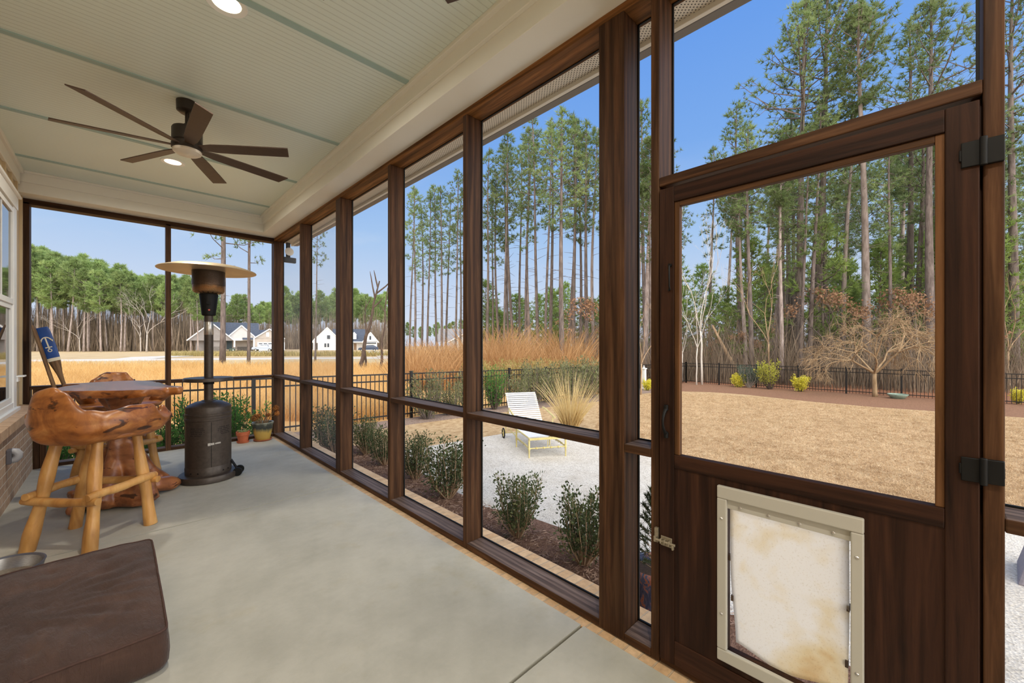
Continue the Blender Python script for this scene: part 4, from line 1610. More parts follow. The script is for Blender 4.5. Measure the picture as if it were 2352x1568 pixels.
def gravel_mat():
    m, nt, nd, lk, b = new_mat('pale_aggregate')
    mp = coords(nd, lk, 'Object')
    v = nd.new('ShaderNodeTexVoronoi')
    v.inputs['Scale'].default_value = 55
    lk.new(mp.outputs[0], v.inputs['Vector'])
    r = ramp(nd, [(0.0, srgb(164, 158, 148)), (0.35, srgb(199, 193, 183)), (1.0, srgb(219, 214, 205))])
    lk.new(v.outputs['Color'], r.inputs['Fac'])
    n = noise(nd, lk, mp, 2.2, 6, 0.7)
    r2 = ramp(nd, [(0.35, (0.84, 0.81, 0.77, 1)), (0.55, (1, 1, 1, 1))])
    lk.new(n.outputs['Fac'], r2.inputs['Fac'])
    c = mixc(nd, lk, 0.8, r.outputs['Color'], r2.outputs['Color'], 'MULTIPLY')
    n3 = noise(nd, lk, mp, 38, 3, 0.6)
    r3 = ramp(nd, [(0.28, (0.55, 0.5, 0.44, 1)), (0.36, (1, 1, 1, 1))])
    lk.new(n3.outputs['Fac'], r3.inputs['Fac'])
    c = mixc(nd, lk, 0.7, c, r3.outputs['Color'], 'MULTIPLY')
    lk.new(c, b.inputs['Base Color'])
    b.inputs['Roughness'].default_value = 0.9
    bump(nd, lk, v.outputs['Distance'], 0.5, 0.012, b)
    return m


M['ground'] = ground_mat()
M['turf'] = turf_mat()
M['gravel'] = gravel_mat()
M['mulch'] = mat_noise('mulch_bed', srgb(92, 66, 54), srgb(164, 130, 112), 34, 0.95, 6, 0.8, 0.05, stretch=(1, 2.2, 1), spec=0.1, dist=1.0)
M['straw'] = mat_noise('rust_mulch', srgb(118, 88, 70), srgb(164, 126, 102), 24, 0.95, 6, 0.8, 0.04, spec=0.1)
M['grey_mulch'] = mat_noise('grey_mulch', srgb(122, 102, 92), srgb(172, 152, 138), 24, 0.95, 6, 0.8, 0.04, spec=0.1)
M['asphalt'] = mat_noise('pale_road', srgb(196, 190, 182), srgb(214, 208, 200), 1.2, 0.9)
M['conc'] = mat_noise('pale_concrete', srgb(206, 202, 196), srgb(224, 220, 214), 2, 0.8)

xs = np.concatenate([np.linspace(-90, 0, 31), np.linspace(1.5, 60, 66), np.linspace(65, 330, 40)])
ys = np.concatenate([np.linspace(-60, -5, 20), np.linspace(-3, 60, 64), np.linspace(66, 330, 50)])
gv = [(x, y, zground(x, y)) for y in ys for x in xs]
nx = len(xs)
gf = [(j * nx + i, j * nx + i + 1, (j + 1) * nx + i + 1, (j + 1) * nx + i) for j in range(len(ys) - 1) for i in range(nx - 1)]
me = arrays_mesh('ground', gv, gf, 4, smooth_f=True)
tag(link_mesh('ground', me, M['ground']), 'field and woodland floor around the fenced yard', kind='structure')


def sheet(name, outline, off, mat, label, kind='structure', thick=0.05):
    m = MB()
    m.prism(outline, -thick, off, 0, lambda x, y: zyard(x))
    return tag(m.build(name, mat), label, kind=kind)


BACKX = 23.98
lawn_edge = [(2.2, 8.45), (5.2, 8.62), (8.5, 8.55), (12.4, 8.25), (14.2, 8.75), (16.5, 8.55), (18.5, 8.05), (19.4, 6.9), (19.55, 5.6), (19.2, 4.4), (18.85, 3.2), (18.75, 1.4), (19.1, -0.3), (19.6, -4), (19.6, -14)]
sheet('lawn', [(2.2, -14.0), (2.2, 8.45)] + lawn_edge[1:], 0.022, M['turf'], 'dormant tan lawn inside the black fence', thick=0.02)
bed_out = [(1.85, -1.4), (3.05, -1.4), (3.0, 0.4), (2.98, 1.6), (3.22, 2.3), (3.16, 2.9), (2.98, 3.5), (3.05, 4.4), (3.12, 5.2), (3.3, 5.9), (3.32, 6.4), (3.15, 7.2), (2.6, 7.75), (1.2, 7.9), (-2.0, 7.8), (-2.0, 7.05), (1.85, 7.05)]
sheet('mulch_bed', bed_out, 0.060, M['mulch'], 'brown mulch bed along the porch wall', thick=0.02)
sheet('mulch_bed', [(2.0, 8.5)] + lawn_edge[1:7] + [(18.3, 9.7), (2.0, 9.35)], 0.03, M['grey_mulch'], 'grey mulch strip along the side fence', thick=0.02)
sheet('mulch_bed', lawn_edge[6:] + [(BACKX + 0.3, -14), (BACKX + 0.3, 10.0), (18.2, 9.75)], 0.028, M['straw'], 'rust mulch bed along the back fence', thick=0.02)
sheet('patio', [(2.9, -3.2), (6.95, -3.2), (7.05, 5.6), (6.3, 6.32), (3.3, 6.45), (2.92, 5.6)], 0.045, M['gravel'], 'pale aggregate patio beyond the mulch bed', thick=0.05)
m = MB()
m.bar((3.2, 2.37, zyard(3.2) + 0.044), (6.98, 2.37, zyard(6.98) + 0.044), 0.012, 0.006)
tag(m.build('patio_joint', mat_flat('joint_grey', srgb(140, 136, 130), 0.9)), 'saw-cut joint across the patio', kind='structure')  # joint line in a plain darker grey

# road, verge and drives beyond the field
def px_poly(pts, z):
    return [spot(u, (EYE - z) * FOC / (v - CY)) for u, v in pts]


def flat(name, pts, z, mat, label):
    m = MB()
    m.prism(px_poly(pts, z), z - 0.03, z, 0)
    return tag(m.build(name, mat), label, kind='structure')


flat('road_verge', [(-150, 838), (100, 837), (360, 836.5), (640, 835), (900, 833), (900, 824), (640, 823.6), (300, 825), (-150, 828)], -0.585, mat_noise('verge_turf', srgb(188, 166, 128), srgb(208, 190, 154), 0.7, 0.95, spec=0.1), 'cropped tan grass verge in front of the road')
flat('road', [(-150, 831), (100, 829.6), (360, 827.4), (640, 824.6), (940, 822.5), (940, 819.8), (640, 821.2), (360, 823.2), (100, 825.6), (-150, 827.5)], -0.575, M['asphalt'], 'pale road crossing beyond the orange field')
flat('driveway', [(250, 825.5), (330, 824.5), (400, 819.5), (470, 815.5), (470, 814.2), (380, 817), (300, 819.6)], -0.565, M['asphalt'], 'pale street curving away from the road')
flat('driveway', [(572, 806.2), (632, 806.2), (668, 813.5), (612, 811.0)], -0.56, M['conc'], 'concrete drive of the grey house')
flat('driveway', [(828, 806.0), (866, 806.0), (900, 809), (900, 817.5), (868, 818.6)], -0.56, M['conc'], 'concrete drive of the white house')

# ---- metal picket fences
def fence_run(root, pts):
    """posts at pts (x, y); panels between"""
    H = 1.20
    for i, (x, y) in enumerate(pts):
        z = zground(x, y) if y > 9.2 and x < 3 else zyard(x)
        m = MB()
        m.box(-0.032, -0.032, -0.10, 0.032, 0.032, H + 0.03)
        m.box(-0.038, -0.038, H + 0.03, 0.038, 0.038, H + 0.05)
        m.map(lambda p: Vector((p.x + x, p.y + y, p.z + z)))
        m.build('fence_post', M['fence_black'], root)
        if i + 1 == len(pts):
            continue
        x2, y2 = pts[i + 1]
        z2 = zground(x2, y2) if y2 > 9.2 and x2 < 3 else zyard(x2)
        a, c = Vector((x, y, z)), Vector((x2, y2, z2))
        up = Vector((0, 0, 1))
        m = MB()
        for h in (H - 0.02, H - 0.185, 0.15):
            m.bar(a + up * h, c + up * h, 0.026, 0.032)
        L = (c - a).length
        n = int(round(L / 0.112))
        for k in range(1, n):
            p = a.lerp(c, k / n)
            m.bar(p + up * 0.06, p + up * (H - 0.02), 0.016, 0.016, up=(1, 0, 0))
        m.build('picket_panel', M['fence_black'], root)


sf = empty('metal_fence', (0, 0, 0), 0, 'black metal picket fence along the side of the yard by the orange field', 'fence')
P_side = []
for k in range(-4, 13):
    x = 1.945 + 1.768 * k
    P_side.append((x, 9.40 + max(0.0, (x - 12) * 0.045)))
P_side.append((BACKX, 9.98))
fence_run(sf, P_side)
bf = empty('metal_fence', (0, 0, 0), 0, 'black metal picket fence along the back of the yard before the pine woods', 'fence')
fence_run(bf, [(BACKX, 9.98 - 1.83 * k) for k in range(0, 11)])
bx_, by_ = spot(1479, 19.6)
wp = empty('white_post', (bx_, by_, zyard(bx_)), 0, 'narrow white post with a cap standing by the fence corner', 'post')
MB().box(-0.085, -0.085, 0, 0.085, 0.085, 0.98).build('shaft', M['crisp_white'], wp, bevel=0.01)
m = MB()
m.box(-0.11, -0.11, 0.98, 0.11, 0.11, 1.03)
m.lathe([(0.08, 1.03), (0.02, 1.09), (0.035, 1.13), (0.001, 1.17)], 16)
m.build('cap', M['crisp_white'], wp)

# ---- chaise longue on the patio
YEL = mat_noise('yellowed_enamel', srgb(196, 180, 112), srgb(214, 200, 140), 14, 0.45)
VIN = mat_flat('white_vinyl_strap', srgb(212, 214, 218), 0.45)
cx0, cy0 = 5.173, 4.455                     # middle of the foot end
cz = zyard(5.5) + 0.045
ang = math.atan2(0.873, 0.487)              # local +X runs from the foot to the head
ch = empty('chaise_longue', (cx0, cy0, cz), ang, 'white-strapped chaise longue with yellowed metal frame on the patio', 'lounge chair')
ch.rotation_euler = (0, math.atan(0.019 * 0.487) * 1.0, ang)
HW, SEAT = 0.325, 0.335
HINGE, TOPX, TOPZ = 1.18, 1.66, 0.90


def fr_tube(pts, r, name, n=10):
    return MB().tube(pts, r, n).build(name, YEL, ch)


for s in (-1, 1):
    fr_tube([(0.0, s * HW, SEAT), (0.5, s * HW, SEAT + 0.005), (1.25, s * HW, SEAT), (1.66, s * HW, SEAT - 0.02)], 0.014, 'seat_rail')
    o = MB()
    o.tube([(0.02, s * HW, 0.16), (0.25, s * HW, 0.19), (0.78, s * HW, 0.19), (1.0, s * HW, 0.22), (1.35, s * HW, 0.24)], 0.010, 10)
    for k in range(7):
        x = 0.06 + 0.115 * k
        o.tube([(x, s * HW, 0.20 - 0.01), (x + 0.04, s * HW, 0.165), (x + 0.08, s * HW, 0.165), (x + 0.11, s * HW, 0.195)], 0.007, 8)
    o.build('scroll_stretcher', YEL, ch)
    for x in (0.02, 0.80):
        MB().lathe([(0.012, 0.0), (0.013, 0.012), (0.011, 0.02), (0.014, 0.13), (0.022, 0.15), (0.022, 0.168), (0.015, 0.18), (0.017, 0.30), (0.013, SEAT)], 14, (x, s * HW, 0)).build('leg', YEL, ch)
    fr_tube([(HINGE, s * (HW - 0.025), SEAT + 0.01), (TOPX, s * (HW - 0.025), TOPZ)], 0.013, 'back_rail')
    fr_tube([(0.70, s * (HW + 0.01), SEAT), (0.72, s * (HW + 0.035), 0.52), (0.74, s * (HW + 0.04), 0.555)], 0.010, 'arm_post')
    fr_tube([(0.62, s * (HW + 0.04), 0.548), (0.80, s * (HW + 0.045), 0.575), (1.15, s * (HW + 0.035), 0.645), (1.24, s * (HW + 0.02), 0.655)], 0.016, 'armrest')
    fr_tube([(1.45, s * (HW - 0.03), 0.63), (1.62, s * HW, SEAT - 0.01)], 0.009, 'back_strut')
    w = MB()
    yw = s * (HW + 0.05)
    w.tube([(1.60 + 0.095 * math.cos(t), yw, 0.108 + 0.095 * math.sin(t)) for t in [2 * PI * k / 28 for k in range(28)]], 0.013, 10, closed=True)
    wh = w.build('wheel', M['black_metal'], ch)
    w = MB()
    for k in range(6):
        t = 2 * PI * k / 6
        w.bar((1.60, yw, 0.108), (1.60 + 0.090 * math.cos(t), yw, 0.108 + 0.090 * math.sin(t)), 0.009, 0.014)
    w.tube([(1.60, yw - 0.015, 0.108), (1.60, yw + 0.015, 0.108)], 0.02, 14)
    w.build('wheel_spokes', YEL, wh)
    fr_tube([(1.60, s * HW, SEAT - 0.015), (1.60, s * HW, 0.108)], 0.011, 'wheel_fork')
fr_tube([(1.60, -HW - 0.05, 0.108), (1.60, HW + 0.05, 0.108)], 0.008, 'axle')
MB().bar((0.0, -HW, SEAT - 0.012), (0.0, HW, SEAT - 0.012), 0.02, 0.035).build('foot_rail', YEL, ch)
o = MB()
o.tube([(0.02, -HW, 0.165), (0.02, HW, 0.165)], 0.010, 10)
for k in (-1.5, -0.5, 0.5, 1.5):
    o.lathe([(0.011, -0.02), (0.019, -0.01), (0.019, 0.01), (0.011, 0.02)], 12, (0.02, 0.0, 0.0))
    n = len(o.v) - 48
    for i in range(n, len(o.v)):
        p = o.v[i]
        o.v[i] = (p[2] + 0.02, p[1] + 0.13 * k, 0.165 + p[0] - 0.02)
o.tube([(0.02, 0, 0.165), (0.01, 0, SEAT)], 0.006, 8)
o.build('foot_stretcher', YEL, ch)
MB().tube([(TOPX, -HW + 0.005, TOPZ), (TOPX, HW - 0.005, TOPZ)], 0.016, 12).build('top_rail', VIN, ch)
for k in range(17):
    x = 0.05 + 0.066 * k
    z = SEAT + 0.012 - 0.012 * math.sin(PI * k / 16)
    MB().box(x, -HW, z, x + 0.052, HW, z + 0.004).build('seat_strap', VIN, ch)
NB = 15
dirb = Vector((TOPX - HINGE, 0, TOPZ - SEAT)).normalized()
upb = Vector((-dirb.z, 0, dirb.x))
for k in range(NB):
    q = Vector((HINGE, 0, SEAT + 0.012)) + dirb * (0.03 + 0.0463 * k) + upb * 0.014
    w = HW - 0.004
    MB().bar(q + Vector((0, -w, 0)), q + Vector((0, w, 0)), 0.031, 0.006, up=tuple(upb)).build('back_strap', VIN, ch)

# ---- planter bowl by the back fence
px_, py_ = spot(2062, 16.8)
pb = empty('planter_bowl', (px_, py_, zyard(px_) + 0.02), 0, 'pale green glazed planter bowl on the mulch by the back fence', 'planter')
MB().lathe([(0.16, 0), (0.20, 0.01), (0.30, 0.13), (0.33, 0.17), (0.33, 0.20), (0.30, 0.20), (0.27, 0.14)], 36, cap=False).build('bowl', mat_noise('celadon_glaze', srgb(116, 146, 132), srgb(160, 182, 168), 6, 0.3), pb)
MB().lathe([(0.28, 0.15), (0.001, 0.16)], 24, cap=False).build('soil', M['soil'], pb)

# ---- grey ottoman at the edge of the patio, mostly out of view
ot = empty('ottoman', (5.32, -0.772, zyard(5.4) + 0.045), R(-95), 'grey tapered ottoman on the patio, cut off by the edge of the view', 'ottoman')
m = MB()
m.add([(-0.27, -0.27, 0.0), (0.27, -0.27, 0.0), (0.27, 0.27, 0.0), (-0.27, 0.27, 0.0), (-0.18, -0.18, 0.40), (0.18, -0.18, 0.40), (0.18, 0.18, 0.40), (-0.18, 0.18, 0.40)],
      [(0, 3, 2, 1), (4, 5, 6, 7), (0, 1, 5, 4), (1, 2, 6, 5), (2, 3, 7, 6), (3, 0, 4, 7)])
m.build('body', mat_noise('ottoman_grey', srgb(132, 126, 136), srgb(150, 144, 152), 40, 0.8), ot, bevel=0.02)
m = MB()
m.box(-0.19, -0.19, 0.395, 0.19, 0.19, 0.45)
m.build('cushion', mat_noise('ottoman_cushion', srgb(140, 134, 144), srgb(158, 152, 160), 40, 0.85), ot, bevel=0.02)

# ---- outdoor flood light under the eave beyond the corner
fl_ = empty('flood_light', (1.92, 7.02, 2.70), 0, 'round white flood light on a dark bracket under the far end of the eave', 'outdoor light')
m = MB()
m.tube([(0.0, -0.01, 0.10), (0.0, -0.07, 0.10)], [0.045, 0.062], 24)
m.build('lamp_head', mat_flat('flood_glass', srgb(206, 196, 178), 0.3), fl_, sharp=50)
m = MB()
m.box(-0.13, -0.03, -0.06, 0.11, 0.03, 0.02)
m.box(-0.03, -0.015, 0.0, 0.03, 0.015, 0.25)
m.build('bracket', M['black_metal'], fl_, bevel=0.006)

# ================================================================== houses across the road
def sight(u, v, t):
    x, y = spot(u, t)
    return Vector((x, y, EYE - (v - CY) / FOC * t))


class Front:
    """a house front facing the camera: a = across (to the right), d = depth (away), z = up from its ground"""

    def __init__(self, u, t, turn=0.0):
        x, y = spot(u, t)
        self.o = Vector((x, y, -0.6))
        b = math.atan2(y, x) + turn
        self.dn = Vector((math.cos(b), math.sin(b), 0))
        self.ac = Vector((self.dn.y, -self.dn.x, 0))

    def p(self, a, d, z):
        return self.ac * a + self.dn * d + Vector((0, 0, z))

    def box(self, m, a0, a1, d0, d1, z0, z1, mi=0):
        v = [self.p(a, d, z) for z in (z0, z1) for (a, d) in ((a0, d0), (a1, d0), (a1, d1), (a0, d1))]
        m.add(v, [(0, 3, 2, 1), (4, 5, 6, 7), (0, 1, 5, 4), (1, 2, 6, 5), (2, 3, 7, 6), (3, 0, 4, 7)], mi)

    def gable(self, m, a0, a1, d0, d1, z0, z1, front=True, mi=0):
        """triangular prism: ridge runs along depth when front else across"""
        if front:
            c = (a0 + a1) / 2
            v = [self.p(a0, d0, z0), self.p(a1, d0, z0), self.p(c, d0, z1), self.p(a0, d1, z0), self.p(a1, d1, z0), self.p(c, d1, z1)]
        else:
            c = (d0 + d1) / 2
            v = [self.p(a0, d0, z0), self.p(a0, d1, z0), self.p(a0, c, z1), self.p(a1, d0, z0), self.p(a1, d1, z0), self.p(a1, c, z1)]
        m.add(v, [(0, 1, 2), (5, 4, 3), (0, 3, 4, 1), (1, 4, 5, 2), (2, 5, 3, 0)], mi)

    def rake(self, m, a0, a1, d0, z0, z1, w=0.35, th=0.25, mi=0):
        """white barge boards along a front gable"""
        c = (a0 + a1) / 2
        for a in (a0, a1):
            m.bar(self.p(a, d0, z0), self.p(c, d0, z1), th, w, mi, up=tuple(self.dn))


ROOFM = mat_noise('slate_shingle', srgb(60, 68, 82), srgb(78, 86, 102), 2, 0.85)
GREYS = mat_noise('grey_siding', srgb(132, 127, 126), srgb(146, 140, 137), 1.0, 0.7)
TAUPE = mat_noise('taupe_siding', srgb(172, 163, 154), srgb(184, 174, 165), 1.0, 0.7)
PALE = mat_noise('pale_siding', srgb(190, 187, 186), srgb(200, 197, 196), 1.0, 0.7)
STONE = mat_noise('stone_skirt', srgb(96, 92, 90), srgb(128, 122, 118), 3, 0.9)
DARKW = mat_flat('dark_window', srgb(52, 60, 70), 0.2)
TRIMW = mat_flat('house_trim', srgb(238, 238, 240), 0.5)
BWHITE = mat_noise('white_siding', srgb(230, 230, 232), srgb(240, 240, 242), 1.0, 0.6)
DOORD = mat_flat('house_door', srgb(60, 82, 92), 0.5)

# grey house: pixel scale at 112 m is 8.3 px per metre
F = Front(552, 112)
K = 112 / FOC


def A(u):
    return (u - 552) * K


h1 = empty('house', F.o, 0, 'grey single-storey house with slate roof and white garage door across the road', 'house', 'houses beyond the field')


def part(name, mat, fn, parent):
    m = MB()
    fn(m)
    return m.build(name, mat, parent)


part('wall', GREYS, lambda m: (F.box(m, A(486), A(516), 0.0, 14, 0, 5.0), F.gable(m, A(457), A(540), -0.5, 10, 2.9, 7.6)), h1)
part('side_wall', GREYS, lambda m: F.box(m, A(470), A(492), 1.0, 12, 0, 3.0), h1)
part('wall', TAUPE, lambda m: (F.box(m, A(516), A(578), 3.0, 14, 0.4, 3.2),), h1)
part('garage_wall', TAUPE, lambda m: (F.box(m, A(577.5), A(640), -2, 12, 0.2, 3.6), F.gable(m, A(577), A(638), -2, 12, 3.5, 6.0)), h1)
part('porch_gable', PALE, lambda m: F.gable(m, A(521), A(588), 0.2, 8, 3.2, 7.0), h1)
rr_ = part('roof', ROOFM, lambda m: (F.gable(m, A(486), A(590), 1.0, 15, 3.4, 8.2, front=False), F.gable(m, A(556), A(612), -1.0, 12, 3.2, 6.15, front=False)), h1)
part('roof_trim', TRIMW, lambda m: (F.rake(m, A(521), A(588), 0.0, 3.1, 7.1), F.rake(m, A(577), A(640), -2.2, 3.5, 6.2), F.rake(m, A(456), A(541), -0.7, 2.9, 7.7), F.box(m, A(520), A(586), 0.0, 0.3, 2.95, 3.3)), h1)
for u in (522.5, 540.8):
    part('porch_column', TRIMW, lambda m: F.box(m, A(u - 1.6), A(u + 1.6), -0.1, 0.4, 1.1, 3.1), h1)
    part('column_pier', STONE, lambda m: F.box(m, A(u - 2.1), A(u + 2.1), -0.2, 0.5, 0.0, 1.15), h1)
part('stone_skirt', STONE, lambda m: (F.box(m, A(486), A(516), -0.1, 0.1, 0, 1.3), F.box(m, A(546), A(577), 2.9, 3.1, 0.0, 1.2), F.box(m, A(578), A(584), -2.1, -1.9, 0, 1.2)), h1)
part('front_door', DOORD, lambda m: F.box(m, A(526), A(536), 2.9, 3.1, 0.6, 2.9), h1)
gd = part('garage_door', TRIMW, lambda m: F.box(m, A(585), A(640), -2.12, -1.95, 0.1, 2.45), h1)
for k in range(4):
    part('door_light', DARKW, lambda m: F.box(m, A(587.5 + 9.4 * k), A(594.5 + 9.4 * k), -2.16, -2.1, 1.95, 2.2), gd)
part('gable_vent', TRIMW, lambda m: F.box(m, A(602), A(608), -2.1, -1.9, 4.0, 5.2), h1)
part('window', TRIMW, lambda m: F.box(m, A(497), A(501), -0.1, 0.1, 2.4, 3.0), h1)
part('corner_board', TRIMW, lambda m: F.box(m, A(576.5), A(579.5), -2.15, -1.9, 1.1, 3.6), h1)

# white house
F2 = Front(800, 132)
K2 = 132 / FOC


def A2(u):
    return (u - 800) * K2


h2 = empty('house', F2.o, 0, 'white farmhouse with two pointed gables and dark roof across the road', 'house', 'houses beyond the field')
part('wall', BWHITE, lambda m: (F2.box(m, A2(736.5), A2(776), 0, 12, 0, 2.9), F2.gable(m, A2(724), A2(788), 0, 12, 2.4, 7.2)), h2)
part('porch_roof_wing', BWHITE, lambda m: F2.gable(m, A2(723), A2(742), 0.1, 8, 2.35, 4.3, front=True), h2)
part('porch_column', BWHITE, lambda m: F2.box(m, A2(727.5), A2(730), 0.0, 0.4, 0, 2.5), h2)
part('wall', BWHITE, lambda m: F2.box(m, A2(776), A2(834), 3, 12, 0, 2.9), h2)
part('roof', ROOFM, lambda m: (F2.gable(m, A2(765), A2(845), 1.0, 13, 2.6, 7.1, front=False),), h2)
part('garage_wall', BWHITE, lambda m: (F2.box(m, A2(834), A2(862), -2, 12, 0, 3.0), F2.gable(m, A2(829), A2(865), -2, 12, 2.5, 5.7)), h2)
part('roof_trim', TRIMW, lambda m: (F2.rake(m, A2(723), A2(789), -0.1, 2.35, 7.3), F2.rake(m, A2(829), A2(866), -2.1, 2.45, 5.8), F2.box(m, A2(778), A2(832), 0.8, 1.1, 2.5, 2.8)), h2)
part('dormer', BWHITE, lambda m: (F2.box(m, A2(808), A2(817.5), 2.0, 7, 3.6, 5.1), F2.gable(m, A2(807), A2(818.5), 1.9, 7, 5.1, 6.0)), h2)
for (a, c, z0, z1) in ((755.5, 762, 3.6, 4.8), (750, 754, 1.0, 2.2), (756, 760, 1.0, 2.2)):
    part('window', DARKW, lambda m: F2.box(m, A2(a), A2(c), -0.08, 0.1, z0, z1), h2)
part('window', DARKW, lambda m: F2.box(m, A2(845), A2(849), -2.08, -1.9, 3.4, 4.6), h2)
gd = part('garage_door', TRIMW, lambda m: F2.box(m, A2(838), A2(858), -2.1, -1.9, 0, 2.0), h2)
part('door_awning', DARKW, lambda m: F2.box(m, A2(836), A2(860), -2.5, -1.95, 2.15, 2.45), gd)
part('front_door', mat_flat('wood_door', srgb(150, 120, 92), 0.5), lambda m: F2.box(m, A2(812), A2(818), 2.9, 3.05, 0, 2.2), h2)

# roof and gable of a third house behind the orange brush
F3 = Front(1046, 78)
K3 = 78 / FOC
h3 = empty('house', F3.o, 0, 'pale gable end of a house half hidden behind the orange brush', 'house', 'houses beyond the field')
part('wall', PALE, lambda m: F3.box(m, -1.1, 9.5, 0, 9, 0, 2.4), h3)
part('gable_wall', PALE, lambda m: F3.gable(m, -1.6, 10.0, 0, 9, 2.2, 5.2), h3)
part('roof', mat_noise('grey_shingle', srgb(128, 126, 128), srgb(150, 148, 150), 2, 0.85), lambda m: (F3.gable(m, -3.4, 8.0, 0.6, 9.6, 2.5, 5.1, front=False),), h3)
part('roof_trim', TRIMW, lambda m: F3.rake(m, -1.7, 10.1, -0.1, 2.2, 5.3, 0.2, 0.2), h3)
F4 = Front(1125, 95)
h4 = empty('house', F4.o, 0, 'long pale low building glimpsed through the trunks over the orange brush', 'house', 'houses beyond the field')
part('wall', BWHITE, lambda m: F4.box(m, 1.0, 34, 0, 8, 0, 2.6), h4)
part('roof', mat_noise('tan_shingle', srgb(160, 152, 146), srgb(178, 170, 162), 2, 0.85), lambda m: F4.gable(m, 0.4, 34.6, -0.6, 8.6, 2.5, 5.0, front=False), h4)

# ---- cars
def make_car(u, t, yaw, paint, label, pickup):
    x, y = spot(u, t)
    c = empty('car', (x, y, -0.56), yaw, label, 'car', 'cars on the far drives')
    L, W = (5.3, 1.9) if pickup else (4.8, 1.85)
    prof = [(0, 0.45), (0.05, 0.95), (1.25, 1.10), (1.75, 1.10)]
    if pickup:
        prof = [(0, 0.5), (0.02, 0.98), (0.25, 1.12), (1.45, 1.20), (2.15, 1.80), (3.55, 1.82), (3.75, 1.25), (5.25, 1.22), (5.3, 0.55)]
    else:
        prof = [(0, 0.45), (0.03, 0.85), (0.3, 1.0), (1.35, 1.12), (2.05, 1.66), (3.6, 1.70), (4.55, 1.2), (4.78, 1.1), (4.8, 0.5)]
    n = len(prof)
    vs = []
    for w, ins in ((-W / 2, 0), (W / 2, 0)):
        for (a, z) in prof:
            tuck = 0.16 if z > 1.3 else 0.0
            vs.append((a - L / 2, w - math.copysign(tuck, w), z))
    fs = [tuple(range(n)), tuple(reversed(range(n, 2 * n)))]
    for i in range(n):
        j = (i + 1) % n
        fs.append((i, n + i, n + j, j))
    MB().add(vs, fs).build('body', paint, c, bevel=0.06)
    gm = MB()
    for s in (-1, 1):
        y0 = s * (W / 2 - 0.13)
        if pickup:
            gm.add([(-1.0 + 0.02, y0 * 1.0, 1.28), (-0.52, y0 * 0.97, 1.72), (0.16, y0 * 0.97, 1.72), (0.16, y0, 1.28)], [(0, 1, 2, 3)])
            gm.add([(0.24, y0, 1.28), (0.24, y0 * 0.97, 1.72), (0.88, y0 * 0.97, 1.72), (0.98, y0, 1.28)], [(0, 1, 2, 3)])
        else:
            gm.add([(-0.85, y0, 1.16), (-0.35, y0 * 0.97, 1.58), (0.3, y0 * 0.97, 1.6), (0.3, y0, 1.16)], [(0, 1, 2, 3)])
            gm.add([(0.38, y0, 1.16), (0.38, y0 * 0.97, 1.6), (1.2, y0 * 0.97, 1.6), (1.9, y0, 1.2)], [(0, 1, 2, 3)])
    o = gm.build('side_windows', DARKW, c)
    so = o.modifiers.new('t', 'SOLIDIFY')
    so.thickness = 0.09
    so.offset = 0
    for a in ((0.95, 4.15) if pickup else (0.9, 3.85)):
        for s in (-1, 1):
            m = MB()
            m.tube([(a - L / 2, s * (W / 2 - 0.2), 0.36), (a - L / 2, s * (W / 2 + 0.02), 0.36)], 0.36, 22, sm=False)
            w_ = m.build('wheel', M['black_metal'], c)
            m = MB()
            m.tube([(a - L / 2, s * (W / 2 + 0.015), 0.36), (a - L / 2, s * (W / 2 + 0.03), 0.36)], 0.22, 16, sm=False)
            m.build('hub', M['silver'], w_)
    return c


tdir = F.ac
make_car(606, 108, math.atan2(tdir.y, tdir.x) - 0.25, mat_flat('silver_paint', srgb(176, 184, 194), 0.35, 0.4), 'silver pickup truck on the drive of the grey house', True)
tdir = F2.ac
make_car(846, 103, math.atan2(tdir.y, tdir.x) - 0.05, mat_flat('navy_paint', srgb(62, 72, 90), 0.3, 0.3), 'dark blue car on the drive of the white house', False)
x, y = spot(533, 103)
cs = empty('hose_cart', (x, y, -0.6), 0, 'dark green bin with a white spot on the lawn of the grey house', 'bin')
MB().box(-0.62, -0.35, 0.1, 0.62, 0.35, 0.85).build('body', mat_flat('bin_green', srgb(62, 76, 62), 0.6), cs, bevel=0.1)
MB().tube([(0.15, -0.36, 0.45), (0.15, -0.40, 0.45)], 0.13, 14).build('cap', TRIMW, cs)
# ================================================================== planting
def bark(name, c0, c1, sc=3.0):
    return mat_noise(name, c0, c1, sc, 0.95, 5, 0.5, 0.04, stretch=(3, 3, 0.6), spec=0.1)


M['pine_bark'] = bark('pine_bark', srgb(84, 75, 71), srgb(138, 126, 121), 2.6)
M['pale_bark'] = bark('pale_pine_bark', srgb(126, 112, 106), srgb(188, 174, 168), 2.2)
M['grey_bark'] = bark('grey_bark', srgb(150, 140, 132), srgb(198, 190, 182))
M['tan_bark'] = bark('tan_bark', srgb(150, 122, 94), srgb(196, 170, 140))
M['twig_bark'] = bark('twig_bark', srgb(138, 114, 86), srgb(180, 156, 124))
M['white_bark'] = bark('white_bark', srgb(186, 178, 168), srgb(226, 220, 212))
M['dark_bark'] = bark('dark_bark', srgb(70, 60, 54), srgb(112, 98, 90))
M['needle'] = mat_leaf('pine_needles', srgb(88, 110, 66), srgb(128, 148, 94), srgb(164, 178, 122), trans=0.36, scale=0.35, rand=0.25)
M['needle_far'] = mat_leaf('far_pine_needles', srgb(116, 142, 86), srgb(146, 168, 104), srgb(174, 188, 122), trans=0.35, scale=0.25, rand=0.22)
M['needle_low'] = mat_leaf('understory_needles', srgb(104, 132, 66), srgb(144, 168, 90), srgb(178, 194, 116), trans=0.38, scale=0.5, rand=0.25)
M['holly'] = mat_leaf('holly_leaf', srgb(56, 68, 44), srgb(82, 98, 60), srgb(128, 122, 76), trans=0.2, rough=0.35, scale=7, rand=0.15)
